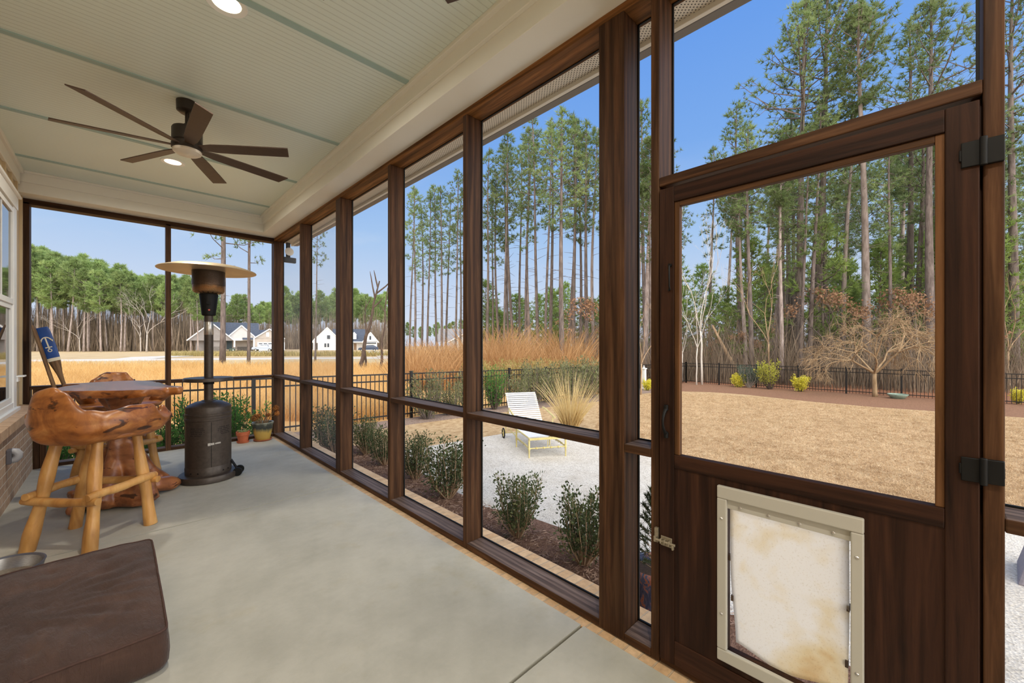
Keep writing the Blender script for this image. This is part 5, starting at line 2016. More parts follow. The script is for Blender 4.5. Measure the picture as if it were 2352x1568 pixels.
M['olive'] = mat_leaf('olive_leaf', srgb(96, 104, 72), srgb(132, 136, 94), srgb(156, 150, 116), trans=0.3, scale=3, rand=0.2)
M['fresh'] = mat_leaf('fresh_leaf', srgb(66, 112, 48), srgb(98, 148, 70), trans=0.3, scale=3)
M['gold'] = mat_leaf('golden_leaf', srgb(196, 190, 40), srgb(228, 220, 82), srgb(236, 228, 120), trans=0.3, scale=4, rand=0.1)
M['gold_green'] = mat_leaf('gold_green_leaf', srgb(126, 140, 50), srgb(176, 176, 74), srgb(206, 196, 90), trans=0.3, scale=4, rand=0.1)
M['bluegreen'] = mat_leaf('blue_green_leaf', srgb(74, 98, 84), srgb(112, 134, 116), trans=0.2, scale=4)
M['oakleaf'] = mat_leaf('brown_oak_leaf', srgb(136, 104, 80), srgb(166, 128, 98), srgb(188, 152, 120), trans=0.3, scale=2)
M['straw_grass'] = mat_leaf('straw_grass', srgb(206, 180, 122), srgb(230, 210, 160), trans=0.3, scale=2, rand=0.1)
M['orange_grass'] = mat_leaf('orange_field_grass', srgb(200, 158, 98), srgb(224, 188, 126), srgb(240, 212, 158), trans=0.4, scale=0.35, rand=0.05)
M['brush'] = mat_leaf('dry_brush_stalks', srgb(162, 124, 84), srgb(192, 150, 102), srgb(210, 174, 126), trans=0.3, scale=0.5, rand=0.05)
M['thicket'] = mat_leaf('thicket_twigs', srgb(96, 84, 72), srgb(134, 118, 100), srgb(160, 142, 122), trans=0.1, scale=0.4, rand=0.05)
M['conifer'] = mat_leaf('dwarf_conifer', srgb(50, 62, 42), srgb(86, 98, 62), trans=0.2, scale=6)
M['lawn_blade'] = mat_leaf('lawn_blades', srgb(164, 134, 100), srgb(200, 172, 136), srgb(222, 198, 164), trans=0.25, scale=2.5, rand=0.02)

rng = np.random.default_rng(12)


def unit(v):
    return v / np.maximum(np.linalg.norm(v, axis=1, keepdims=True), 1e-9)


def blades(centers, axes, n, length, width, spread, rg, lvar=0.4):
    """n thin triangles fanning out from every centre about its axis"""
    C = np.repeat(np.asarray(centers, float), n, axis=0)
    Aa = np.repeat(unit(np.asarray(axes, float)), n, axis=0)
    D = unit(Aa + rg.normal(0, spread, C.shape))
    S = unit(np.cross(D, rg.normal(0, 1, C.shape)))
    L = length * (1 - lvar + 2 * lvar * rg.random((len(C), 1)))
    W = width * (0.7 + 0.6 * rg.random((len(C), 1)))
    v = np.stack([C + S * W * 0.5, C - S * W * 0.5, C + D * L], axis=1).reshape(-1, 3)
    f = np.arange(len(v)).reshape(-1, 3)
    return v, f


def leaves(points, dirs, length, width, rg, fold=0.25):
    """lozenge leaves as two triangles each, folded on the midrib"""
    P = np.asarray(points, float)
    D = unit(np.asarray(dirs, float))
    S = unit(np.cross(D, rg.normal(0, 1, P.shape)))
    N = np.cross(S, D)
    L = length * (0.7 + 0.6 * rg.random((len(P), 1)))
    W = width * (0.7 + 0.6 * rg.random((len(P), 1)))
    a = P
    b = P + D * L * 0.45 + S * W * 0.5 + N * W * fold
    c = P + D * L
    d = P + D * L * 0.45 - S * W * 0.5 + N * W * fold
    v = np.stack([a, b, c, d], axis=1).reshape(-1, 3)
    q = np.arange(len(P))[:, None] * 4
    f = np.concatenate([q + np.array([[0, 1, 2]]), q + np.array([[0, 2, 3]])], axis=0)
    return v, f


def segs(P0, P1, r0, r1, k=3):
    """thin k-sided sticks from P0 to P1"""
    P0, P1 = np.asarray(P0, float), np.asarray(P1, float)
    D = unit(P1 - P0)
    ref = np.where(np.abs(D[:, 2:3]) > 0.9, np.array([[1.0, 0, 0]]), np.array([[0, 0, 1.0]]))
    A_ = unit(np.cross(D, ref))
    B_ = np.cross(D, A_)
    r0 = np.asarray(r0, float).reshape(-1, 1)
    r1 = np.asarray(r1, float).reshape(-1, 1)
    ring0, ring1 = [], []
    for q in range(k):
        t = 2 * PI * q / k
        o = A_ * math.cos(t) + B_ * math.sin(t)
        ring0.append(P0 + o * r0)
        ring1.append(P1 + o * r1)
    v = np.stack(ring0 + ring1, axis=1).reshape(-1, 3)
    base = np.arange(len(P0))[:, None] * (2 * k)
    f = []
    for q in range(k):
        w = (q + 1) % k
        f.append(base + np.array([[q, w, k + w]]))
        f.append(base + np.array([[q, k + w, k + q]]))
    return v, np.concatenate(f, axis=0)


def merge(parts):
    vs, fs, ms, off = [], [], [], 0
    for (v, f, mi) in parts:
        vs.append(v)
        fs.append(f + off)
        ms.append(np.full(len(f), mi))
        off += len(v)
    return np.concatenate(vs), np.concatenate(fs), np.concatenate(ms)


def trunk_mesh(name, pts, rad, k=8):
    m = MB().tube(pts, rad, k)
    me = bpy.data.meshes.new(name)
    me.from_pydata(m.v, [], m.f)
    me.polygons.foreach_set('use_smooth', [True] * len(m.f))
    me.update()
    return me


def pine_parts(seed, h, r0, c0, cr, nb, per, blade_n, blade_l, blade_w, lean=0.15, prof=0.35, elev=(0.0, 0.9), stubs=6):
    rg = np.random.default_rng(seed)
    n = 12
    ph = rg.random(4) * 6.28
    ax = lambda f: np.array([lean * math.sin(2.2 * f + ph[0]) * h / 20 + lean * 0.4 * math.sin(6 * f + ph[1]) - lean * math.sin(ph[0]) * h / 20 - lean * 0.4 * math.sin(ph[1]),
                             lean * math.sin(2.6 * f + ph[2]) * h / 20 - lean * math.sin(ph[2]) * h / 20, f * h])
    pts = [ax(i / n) for i in range(n + 1)]
    rad = [r0 * (1.25 if i == 0 else 1.0) * (1 - 0.86 * (i / n) ** 1.15) + 0.012 for i in range(n + 1)]
    tm = trunk_mesh('pine_trunk', [tuple(p) for p in pts], rad)
    P0, P1, R0, R1, cen, axs = [], [], [], [], [], []
    for b in range(nb):
        q = (b + rg.random()) / nb
        f = c0 + (0.985 - c0) * q
        shape = (q / prof) ** 0.7 if q < prof else ((1 - q) / (1 - prof)) ** 0.75
        L = cr * (0.18 + 0.82 * shape) * (0.65 + 0.6 * rg.random())
        az = b * 2.399 + rg.normal(0, 0.35)
        el = elev[0] + (elev[1] - elev[0]) * q + rg.normal(0, 0.14)
        d = np.array([math.cos(az) * math.cos(el), math.sin(az) * math.cos(el), math.sin(el)])
        o = ax(f)
        mid = o + d * L * 0.55 + np.array([0, 0, -0.04 * L])
        end = o + d * L + np.array([0, 0, 0.14 * L])
        br = 0.02 + 0.010 * L
        P0 += [o, mid]
        P1 += [mid, end]
        R0 += [br, br * 0.65]
        R1 += [br * 0.65, br * 0.25]
        for s in range(per):
            w = 0.42 + 0.58 * (s + rg.random()) / per
            p = o + (mid - o) * (w / 0.55) if w < 0.55 else mid + (end - mid) * ((w - 0.55) / 0.45)
            side = rg.normal(0, 0.20 * L * (1.15 - w) + 0.12, 3) * np.array([1, 1, 0.55])
            c = p + side
            cen.append(c)
            axs.append(d * 0.7 + np.array([0, 0, 0.45]) + unit(side[None])[0] * 0.5)
            if s % 2 == 0:
                P0.append(p)
                P1.append(c)
                R0.append(br * 0.35)
                R1.append(br * 0.2)
    for s in range(stubs):
        f = c0 * (0.45 + 0.55 * rg.random())
        az = rg.random() * 6.28
        L = 0.4 + 0.9 * rg.random()
        o = ax(f)
        P0.append(o)
        P1.append(o + np.array([math.cos(az) * L, math.sin(az) * L, (rg.random() - 0.4) * L * 0.5]))
        R0.append(0.022)
        R1.append(0.008)
    sv, sf_ = segs(P0, P1, R0, R1)
    bv, bf_ = blades(cen, axs, blade_n, blade_l, blade_w, 0.75, rg)
    v, f, mi = merge([(bv, bf_, 0), (sv, sf_, 1)])
    cm = arrays_mesh('pine_crown', v, f, 3, mi)
    return tm, cm


class Tree:
    """one kind of tree: the first one placed is the original, the rest are copies of it and its parts"""

    def __init__(self, name, parts):
        self.name, self.parts, self.first, self.n = name, parts, None, 0

    def place(self, x, y, label, cat, group=None, s=1.0, rz=None, dz=-0.06, sz=None):
        rz = rng.random() * 6.28 if rz is None else rz
        z = zground(x, y) + dz
        if self.first is None:
            r = empty(self.name, (x, y, z), rz, label, cat, group)
            for nm, me, mats in self.parts:
                link_mesh(nm, me, mats, r)
            r.scale = (s, s, sz or s)
            self.first = r
            return r
        r = copy_tree(self.first, (x, y, z), rz, (s, s, sz or s), label, group)
        if group is None and 'group' in r:
            del r['group']
        return r


def mk_pine(name, mats, *a, **k):
    tm, cm = pine_parts(*a, **k)
    return Tree(name, [('trunk', tm, mats[0]), ('crown', cm, [mats[1], mats[0]])])


PB, PP, NE, NF, NL = M['pine_bark'], M['pale_bark'], M['needle'], M['needle_far'], M['needle_low']
#                               seed  h    r0    c0    cr  nb  per bn  bl    bw
big1 = mk_pine('pine_tree', (PB, NE), 1, 24.0, 0.26, 0.56, 3.7, 44, 15, 17, 0.30, 0.045, elev=(0.25, 1.0))
big2 = mk_pine('pine_tree', (PB, NE), 2, 24.0, 0.24, 0.62, 3.1, 38, 14, 17, 0.30, 0.045, lean=0.25, elev=(0.2, 1.0))
big3 = mk_pine('pine_tree', (PP, NE), 3, 24.0, 0.24, 0.74, 2.3, 44, 17, 18, 0.30, 0.046, lean=0.4, prof=0.65, elev=(0.1, 0.9))
mid1 = mk_pine('pine_tree', (PB, NE), 4, 20.0, 0.17, 0.56, 1.9, 32, 9, 15, 0.30, 0.045, elev=(0.1, 1.0))
mid2 = mk_pine('pine_tree', (PB, NE), 5, 20.0, 0.15, 0.50, 1.6, 34, 8, 15, 0.30, 0.045, lean=0.3, prof=0.25)
mid3 = mk_pine('pine_tree', (PP, NE), 6, 20.0, 0.15, 0.64, 1.9, 26, 10, 15, 0.30, 0.045, lean=0.35)
thin1 = mk_pine('pine_tree', (PB, NE), 7, 21.0, 0.14, 0.50, 1.7, 25, 8, 14, 0.32, 0.052, lean=0.3, stubs=14)
thin2 = mk_pine('pine_tree', (PB, NE), 8, 21.0, 0.13, 0.66, 1.9, 20, 9, 14, 0.32, 0.052, lean=0.2, stubs=14)
tall = mk_pine('pine_tree', (PB, NE), 9, 27.0, 0.155, 0.26, 3.4, 34, 9, 13, 0.30, 0.05, elev=(0.1, 0.8), prof=0.15, stubs=8)
far1 = mk_pine('pine_tree', (PP, NF), 10, 23.0, 0.24, 0.50, 3.6, 48, 10, 12, 0.80, 0.17, prof=0.45)
far2 = mk_pine('pine_tree', (PP, NF), 11, 23.0, 0.22, 0.56, 3.0, 42, 10, 12, 0.80, 0.17, prof=0.4)
far3 = mk_pine('pine_tree', (PP, NF), 13, 23.0, 0.22, 0.60, 3.0, 36, 11, 12, 0.80, 0.17, prof=0.35, lean=0.4)
young = mk_pine('young_pine', (PB, NL), 14, 10.0, 0.08, 0.14, 2.2, 46, 9, 14, 0.34, 0.055, elev=(0.0, 1.0), prof=0.2)
young2 = mk_pine('young_pine', (PB, NL), 15, 9.0, 0.07, 0.28, 1.9, 34, 9, 14, 0.34, 0.055, elev=(-0.1, 0.9), prof=0.35)

# ---- the pines one can pick out
def pine_at(kind, u, t, top, label, group=None, rz=None, wide=None):
    """top: row of the photograph the tip reaches"""
    x, y = spot(u, t)
    h = EYE + (CY - top) / FOC * t - zground(x, y)
    base = {big1: 24, big2: 24, big3: 24, mid1: 20, mid2: 20, mid3: 20, thin1: 21, thin2: 21, tall: 27, far1: 23, far2: 23, far3: 23, young: 10, young2: 9}[kind]
    sz = h / base
    return kind.place(x, y, label, 'tree', group, s=wide or sz, sz=sz, rz=rz)


pine_at(big1, 1838, 27.0, 8, 'tallest pine behind the back fence, broad crown with open branches, above the yellow shrub', rz=0.5)
pine_at(big2, 1868, 28.6, -30, 'pine directly behind the tallest one, its crown tip leaving the top of the view', rz=2.2)
pine_at(big3, 1996, 25.5, 28, 'pine with a rounded dense crown standing alone against the sky over the screen door', rz=1.0, wide=1.0)
pine_at(big2, 2138, 22.0, -20, 'pale-barked pine leaning slightly at the hinge side of the door screen', rz=4.0, wide=0.9)
pine_at(mid1, 2085, 27.5, 60, 'pine crown between the round-topped pine and the door hinge post', rz=3.0)
pine_at(big1, 2330, 23.0, -60, 'pine seen past the hinge post at the edge of the view', rz=5.0, wide=0.9)
pine_at(mid1, 1292, 27.0, 250, 'stout-trunked pine behind the ornamental grass, nearest trunk over the chaise', rz=0.3, wide=1.1)
pine_at(mid2, 1482, 30.0, 215, 'pine seen in the narrow strip beside the door post', rz=1.3)
pine_at(tall, 511, 36.5, -60, 'tall bare-trunked pine in the orange field just beside the heater pole', rz=1.9)
pine_at(tall, 571, 38.5, -20, 'tall pine in the orange field nearest the porch corner post, with long side limbs', rz=0.2, wide=0.8)
pine_at(thin2, 724, 46.0, 500, 'thin pine seen through the hazy screen of the end bays', rz=1.0)
for u, t, top, k in ((941, 46, 430, thin2), (953, 43, 425, thin1), (968, 50, 470, mid2), (981, 48, 440, thin2), (1003, 49, 425, thin1), (1014, 46, 420, mid2), (1024, 52, 440, thin1), (1046, 47, 395, thin2), (1057, 50, 430, thin1)):
    pine_at(k, u, t, top, 'slender dark pine standing over the orange brush, seen between two porch posts beyond the fence', 'slender pines over the orange brush')
for u, t, top, k in ((1118, 44, 330, thin1), (1131, 48, 420, thin2), (1148, 46, 400, mid2), (1157, 42, 345, thin2), (1168, 47, 330, thin1), (1180, 45, 300, mid2), (1194, 48, 330, thin2), (1208, 42, 318, thin1), (1219, 44, 300, mid3), (1236, 40, 262, thin1), (1252, 38, 285, thin2), (1263, 42, 300, mid1), (1304, 38, 258, mid2), (1318, 36, 275, mid1), (1333, 40, 290, thin1), (1349, 35, 280, mid1), (1366, 38, 300, mid3)):
    pine_at(k, u, t, top, 'pine at the thin edge of the woods beyond the chaise, sky showing between its neighbours', 'pines at the thin edge of the woods')

rg = np.random.default_rng(77)
kinds = [mid1, mid2, mid3, thin1, big2, big3, mid1, thin1]
n_w = 0
while n_w < 76:
    u = 1385 + 1040 * rg.random()
    t0 = 26.0 - (u - 1480) * 0.0105 if u > 1480 else 29.0
    t = max(19.5, t0) + 1.5 + 30 * rg.random() ** 1.2
    x, y = spot(u, t)
    if x < BACKX + 1.2 and u > 1480:
        continue
    top = 235 + 190 * rg.random() - (60 if u > 2000 else 0) - (10 if 1500 < u < 1700 else 0)
    h = min(23.5, EYE + (CY - top) / FOC * t + 0.95)
    k = kinds[int(rg.integers(len(kinds)))]
    b = {mid1: 20, mid2: 20, mid3: 20, thin1: 21, big2: 24, big3: 24}[k]
    k.place(x, y, 'pine among the crowded trunks of the woods behind the back fence', 'tree', 'pines in the woods behind the back fence', s=h / b * (0.9 + 0.3 * rg.random()), sz=h / b)
    n_w += 1
n_w = 0
while n_w < 60:
    u = 1385 + 1040 * rg.random()
    t0 = 26.0 - (u - 1480) * 0.0105 if u > 1480 else 31.0
    t = max(19.5, t0) + 4.0 + 26 * rg.random()
    x, y = spot(u, t)
    if x < BACKX + 2.0 and u > 1480:
        continue
    h = 5.5 + 6.5 * rg.random()
    k = young if rg.random() < 0.6 else young2
    k.place(x, y, 'bushy young pine in the understory of the woods behind the back fence', 'tree', 'young pines in the woods', s=h / 10 * (0.9 + 0.4 * rg.random()), sz=h / (10 if k is young else 9))
    n_w += 1

# ---- woods across the field and behind the houses
rg = np.random.default_rng(5)
FARK = [far1, far2, far3]
for i in range(104):
    u = -90 + 575 * (i + rg.random()) / 104
    t = 104 + 46 * rg.random() ** 1.3
    top = 578 + (u - 70) * 0.235 + rg.normal(0, 7) if u > 70 else 575 + rg.normal(0, 8)
    if u > 345:
        top = 640 + (u - 345) * 0.05 + rg.normal(0, 7)
    if u > 440:
        top += 14
    pine_at(FARK[int(rg.integers(3))], u, t, top, 'pine in the far woods across the road from the orange field', 'pines in the far woods across the road')
for i in range(34):
    u = 455 + 240 * (i + rg.random()) / 34
    pine_at(FARK[1 + int(rg.integers(2))], u, 150 + 60 * rg.random(), 694 + rg.normal(0, 10), 'pine standing behind the grey house across the road', 'pines behind the grey house')
for i in range(34):
    u = 655 + 250 * (i + rg.random()) / 34
    pine_at(FARK[int(rg.integers(2))], u, 165 + 50 * rg.random(), 686 + rg.normal(0, 9), 'pine in the dark row behind the white farmhouse', 'pines behind the white farmhouse')
for i in range(14):
    u = 905 + 170 * (i + rg.random()) / 14
    pine_at(FARK[int(rg.integers(2))], u, 200 + 60 * rg.random(), 738 + rg.normal(0, 6), 'small distant pine on the skyline beyond the brush', 'distant skyline pines')
for i in range(26):
    u = 1110 + 330 * rg.random()
    pine_at(young if i % 2 else young2, u, 52 + 30 * rg.random(), 700 + rg.normal(0, 40), 'low evergreen filling in behind the thin pines beyond the chaise', 'low evergreens behind the thin pines', wide=1.3)


# ---- bare broadleaf trees
def bare_parts(seed, h, r0, levels=5, spread=0.55, droop=0.0, first=0.3, split=3, upw=0.25, k=4, leader=True):
    rg = np.random.default_rng(seed)
    P0, P1, R0, R1 = [], [], [], []
    tips = []

    def grow(p, d, L, r, lv):
        n = 3
        q = p
        dd = d
        for s in range(n):
            dd = dd + rg.normal(0, 0.10, 3) + np.array([0, 0, upw * 0.12 - droop * 0.16 * (levels - lv)])
            dd = dd / np.linalg.norm(dd)
            e = q + dd * L / n
            r2 = max(0.0028, r * (1 - 0.14 * (s + 1)))
            P0.append(q)
            P1.append(e)
            R0.append(max(0.003, r * (1 - 0.14 * s)))
            R1.append(r2)
            q = e
        if lv == 0:
            tips.append((q, dd))
            return
        m = split + (1 if rg.random() < 0.3 else 0)
        for c in range(m):
            ax_ = rg.normal(0, 1, 3)
            ax_ -= dd * ax_.dot(dd)
            ax_ /= np.linalg.norm(ax_)
            a = spread * (0.6 + 0.7 * rg.random())
            if leader and c == 0:
                a *= 0.3
            nd = dd * math.cos(a) + ax_ * math.sin(a)
            grow(q, nd, L * (0.60 + 0.22 * rg.random()), r * 0.58, lv - 1)
    tr = [(0, 0, 0)]
    base_d = np.array([0, 0, 1.0])
    L0 = h * first
    pts = [np.array([0, 0, 0.0])]
    for s in range(4):
        pts.append(pts[-1] + np.array([rg.normal(0, 0.04), rg.normal(0, 0.04), 1]) * L0 / 4)
    tm = trunk_mesh('bare_trunk', [tuple(p) for p in pts], [r0 * 1.2, r0, r0 * 0.95, r0 * 0.9, r0 * 0.85])
    m = split + 1
    for c in range(m):
        az = c * 2 * PI / m + rg.normal(0, 0.3)
        a = spread * (0.9 + 0.4 * rg.random()) * (0.25 if leader and c == 0 else 1)
        grow(pts[-1], np.array([math.cos(az) * math.sin(a), math.sin(az) * math.sin(a), math.cos(a)]), h * 0.26, r0 * 0.62, levels - 1)
    v, f = segs(P0, P1, R0, R1, k)
    return tm, v, f, tips


def bare_tree(name, mat, *a, **k):
    tm, v, f, tips = bare_parts(*a, **k)
    return Tree(name, [('trunk', tm, mat), ('crown', arrays_mesh('bare_crown', v, f, 3), mat)])


syc = bare_tree('bare_tree', M['grey_bark'], 31, 17.0, 0.17, 6, 0.5, first=0.26, split=2)
for u, t, s, lb in ((337, 101, 1.0, 'white bare-branched tree at the edge of the far woods, the wider of the pair'), (323, 103, 0.85, 'smaller white bare tree beside the wide one at the far woods'), (183, 103, 0.72, 'pale bare tree before the far woods behind the oars')):
    x, y = spot(u, t)
    syc.place(x, y, lb, 'tree', s=s)
tm, v, f, tips = bare_parts(41, 5.4, 0.10, 5, 0.78, droop=0.30, first=0.22, split=4, upw=0.3, leader=False)
myrtle = Tree('bare_tree', [('trunk', tm, M['twig_bark']), ('crown', arrays_mesh('myrtle_crown', v, f, 3), M['twig_bark'])])
x, y = spot(2010, 17.4)
myrtle.place(x, y, 'spreading bare tree with tan weeping branches inside the back fence', 'tree', s=0.86, dz=0.0)
birch = bare_tree('bare_tree', M['white_bark'], 51, 8.6, 0.050, 5, 0.20, first=0.34, split=2, upw=0.6)
for u, t, s, lb in ((1612, 22.6, 1.05, 'slim white birch inside the back fence, taller of the two white stems'), (1600, 22.4, 0.72, 'short white birch leaning beside the taller birch stem'), (1568, 25.0, 0.62, 'pale bare sapling beyond the fence next to the door frame')):
    x, y = spot(u, t)
    birch.place(x, y, lb, 'tree', s=s)
sap = bare_tree('bare_tree', M['tan_bark'], 61, 6.5, 0.045, 4, 0.5, first=0.30, split=2)
sap2 = bare_tree('bare_tree', M['tan_bark'], 62, 5.0, 0.035, 5, 0.6, first=0.2, split=2)
rg = np.random.default_rng(9)
for i in range(40):
    u = 1390 + 1000 * rg.random()
    t0 = 25.2 - (u - 1480) * 0.0105 if u > 1480 else 25.0
    t = max(18.6, t0) + 1.0 + 16 * rg.random()
    x, y = spot(u, t)
    if x < BACKX + 0.6 and u > 1480:
        continue
    (sap if rg.random() < 0.5 else sap2).place(x, y, 'leafless sapling in the brown thicket just behind the back fence', 'tree', 'leafless saplings behind the back fence', s=0.6 + 0.7 * rg.random())
x, y = spot(1472, 17.0)
sap.place(x, y, 'leafless sapling beside the white post, seen in the narrow gap by the door', 'tree', s=0.7)

# dead snags over the field, seen between the porch posts
def snag(u, t, top, du, r, label, forks):
    x, y = spot(u, t)
    z0 = zground(x, y)
    x2, y2 = spot(u + du, t)
    H_ = EYE + (CY - top) / FOC * t - z0
    root = empty('dead_tree', (x, y, z0), 0, label, 'tree')
    d = Vector((x2 - x, y2 - y, H_))
    pts = [d * (k / 8) + Vector((0.06 * math.sin(k * 1.7), 0.06 * math.cos(k * 2.3), 0)) * (k > 0) for k in range(9)]
    MB().tube(pts, [r * (1 - 0.72 * k / 8) for k in range(9)], 8).build('trunk', M['dark_bark'], root)
    ac = Vector((x2 - x + 0.001, y2 - y, 0)).normalized() if du else Vector((0.7, -0.7, 0))
    for (f, a, b) in forks:
        p = d * f
        g = MB()
        g.tube([p, p + ac * a * 0.5 + Vector((0, 0, b * 0.45)), p + ac * a * 0.8 + Vector((0, 0, b * 0.8)), p + ac * a + Vector((0, 0, b))], [r * 0.4, r * 0.3, r * 0.22, r * 0.08], 6)
        g.build('limb', M['dark_bark'], root)


snag(825, 31, 645, 46, 0.17, 'leaning dead tree with a forked top beyond the fence', [(0.86, 1.4, 1.2), (0.80, -0.4, 2.1), (0.93, -0.3, 1.3), (0.70, 0.8, 0.8)])
snag(838, 31.5, 690, 2, 0.09, 'thin upright dead stem beside the leaning dead tree', [(0.9, 0.5, 0.9)])
snag(873, 31, 660, 17, 0.11, 'pale leaning bare stem to the house side of the forked dead tree', [(0.7, -0.4, 0.6)])
x0, y0 = spot(1704, 26.0)
x1, y1 = spot(1636, 27.5)
lg = empty('fallen_trunk', (x0, y0, zground(x0, y0)), 0, 'pale broken trunk leaning diagonally behind the blue-green shrub', 'tree trunk')
MB().tube([(0, 0, 0.15), ((x1 - x0) * 0.5, (y1 - y0) * 0.5, 1.75), (x1 - x0, y1 - y0, 3.6)], [0.13, 0.11, 0.07], 10).build('trunk', M['tan_bark'], lg)
MB().tube([((x1 - x0) * 0.8, (y1 - y0) * 0.8, 2.8), ((x1 - x0) * 0.8 + 0.3, (y1 - y0) * 0.8, 3.5)], [0.04, 0.015], 7).build('limb', M['tan_bark'], lg)


# ---- oaks still holding brown leaves
def leafy_parts(seed, h, r0, levels, spread, first, leaf_n, L, W, split=3, low=0.0):
    tm, v, f, tips = bare_parts(seed, h, r0, levels, spread, first=first, split=split)
    rg = np.random.default_rng(seed)
    T_ = np.array([t[0] for t in tips])
    pts = np.repeat(T_, leaf_n, axis=0) + rg.normal(0, 0.16, (len(T_) * leaf_n, 3))
    dirs = rg.normal(0, 1, pts.shape) + np.array([0, 0, -0.5])
    lv, lf = leaves(pts, dirs, L, W, rg)
    v2, f2, mi = merge([(lv, lf, 0), (v, f, 1)])
    return tm, arrays_mesh('leafy_crown', v2, f2, 3, mi)


tm, cm = leafy_parts(71, 5.2, 0.07, 4, 0.6, 0.42, 7, 0.17, 0.10)
oak = Tree('oak_sapling', [('trunk', tm, M['pine_bark']), ('crown', cm, [M['oakleaf'], M['pine_bark']])])
for u, t, s, lb in ((1908, 24.5, 1.0, 'oak sapling holding rust-brown leaves, seen over the golden shrub behind the fence'), (2092, 22.5, 0.95, 'oak sapling with brown leaves behind the weeping bare tree'), (1692, 27, 0.55, 'small oak sapling with a few brown leaves behind the birch pair'), (1345, 31, 1.0, 'brown-leaved oak by the porch post beyond the ornamental grass')):
    x, y = spot(u, t)
    oak.place(x, y, lb, 'tree', s=s)


# ---- shrubs
def shrub_parts(seed, h, r, stems, per, leaf, lw, up=1.0, flare=1.0, core=0.25, droop=0.0):
    rg = np.random.default_rng(seed)
    P0, P1, R0, R1, pts, dirs = [], [], [], [], [], []
    for s in range(stems):
        az = rg.random() * 6.28
        rr = r * (0.25 + 0.75 * rg.random()) * flare
        hh = h * (0.62 + 0.42 * rg.random())
        b = np.array([math.cos(az) * r * 0.12, math.sin(az) * r * 0.12, 0.0])
        m = np.array([math.cos(az) * rr * 0.75, math.sin(az) * rr * 0.75, hh * 0.45])
        e = np.array([math.cos(az) * rr * (0.9 + 0.2 * rg.random()), math.sin(az) * rr, hh]) + rg.normal(0, 0.04 * h, 3) + np.array([0, 0, -droop * hh])
        P0 += [b, m]
        P1 += [m, e]
        R0 += [0.007 * h / 0.6, 0.004 * h / 0.6]
        R1 += [0.004 * h / 0.6, 0.0015]
        for q in range(per):
            f = core + (1 - core) * rg.random() ** 0.75
            p = b + (m - b) * (f / 0.5) if f < 0.5 else m + (e - m) * ((f - 0.5) / 0.5)
            ax_ = (e - m) / np.linalg.norm(e - m)
            o = rg.normal(0, 1, 3)
            p = p + o * (0.018 + 0.05 * r * (1.2 - f))
            pts.append(p)
            dirs.append(ax_ * up * 0.8 + o * 0.75 + np.array([0, 0, 0.25]))
    sv, sf_ = segs(P0, P1, R0, R1, 4)
    lv, lf = leaves(pts, dirs, leaf, lw, rg)
    return arrays_mesh('shrub_stems', sv, sf_, 3), arrays_mesh('shrub_foliage', lv, lf, 3)


def shrub(name, leafmat, woodmat, *a, **k):
    st, fo = shrub_parts(*a, **k)
    return Tree(name, [('stem', st, woodmat), ('foliage', fo, leafmat)])


WDB = M['dark_bark']
hol = [shrub('boxwood_shrub', M['holly'], M['tan_bark'], 80 + q, 0.62, 0.27, 46, 62, 0.030, 0.017) for q in range(3)]
HL = [
    ((2.62, 7.02), 1.25, 'boxwood shrub crowding the hazy screen at the far corner of the wall bed'),
    ((2.98, 6.55), 0.98, 'second boxwood from the far corner of the wall bed, low and green'),
    ((2.92, 5.80), 0.88, 'narrow boxwood shrub at the lawn edge of the wall bed, third from the far corner'),
    ((2.92, 4.90), 0.98, 'open leggy boxwood before the pale patio, between two porch posts'),
    ((2.84, 4.02), 1.10, 'dense dark boxwood standing partly behind the porch post'),
    ((2.74, 2.74), 0.93, 'twiggy boxwood with reddish stem next to the large porch post, above the ledge'),
    ((2.80, 2.02), 1.02, 'tall boxwood cut off by the thick porch post nearest the door'),
]
for q, ((x, y), s, lb) in enumerate(HL):
    hol[q % 3].place(x, y, lb, 'shrub', 'boxwood shrubs in the wall bed', s=s * (1.15 if q in (0, 4) else 1.0), sz=s, dz=0.05, rz=q * 1.3)
gs = shrub('garden_shrub', M['fresh'], WDB, 90, 0.85, 0.36, 58, 74, 0.040, 0.019)
gs.place(1.30, 7.45, 'yellow-green shrub outside the end screen behind the flower pots', 'shrub', s=1.15, dz=0.05, rz=0.3)
gs.place(0.92, 7.42, 'yellow-green shrub outside the end screen directly behind the heater', 'shrub', s=1.18, dz=0.05, rz=2.1)
gs.place(0.36, 7.42, 'green shrub outside the end screen between the table and heater', 'shrub', s=0.85, dz=0.05)
gs.place(-0.62, 7.42, 'green shrub outside the end screen behind the bar stools', 'shrub', s=0.9, dz=0.05)
gold = shrub('golden_shrub', M['gold'], WDB, 92, 0.9, 0.5, 40, 36, 0.085, 0.050, core=0.1)
for u, t, s, lb in ((1697, 21.3, 0.75, 'bright yellow shrub beside the blue-green one along the back fence'), (1838, 19.3, 0.80, 'bright yellow shrub standing alone before the fence, below the tallest pine'), (2338, 15.6, 0.6, 'yellow shrub by the fence seen past the hinge post'), (1487, 18.8, 0.55, 'yellow-green shrub at the fence corner beside the white post')):
    x, y = spot(u, t)
    gold.place(x, y, lb, 'shrub', 'yellow shrubs along the back fence', s=s, dz=0.03)
lg2 = shrub('golden_shrub', M['gold_green'], WDB, 93, 1.45, 0.62, 30, 40, 0.085, 0.050, core=0.25)
x, y = spot(1769, 20.3)
lg2.place(x, y, 'tall leggy yellow-green shrub between the blue-green and yellow shrubs', 'shrub', dz=0.03)
bgs = shrub('blue_shrub', M['bluegreen'], M['grey_bark'], 94, 1.15, 0.62, 60, 52, 0.06, 0.028, core=0.3)
x, y = spot(1720, 21.2)
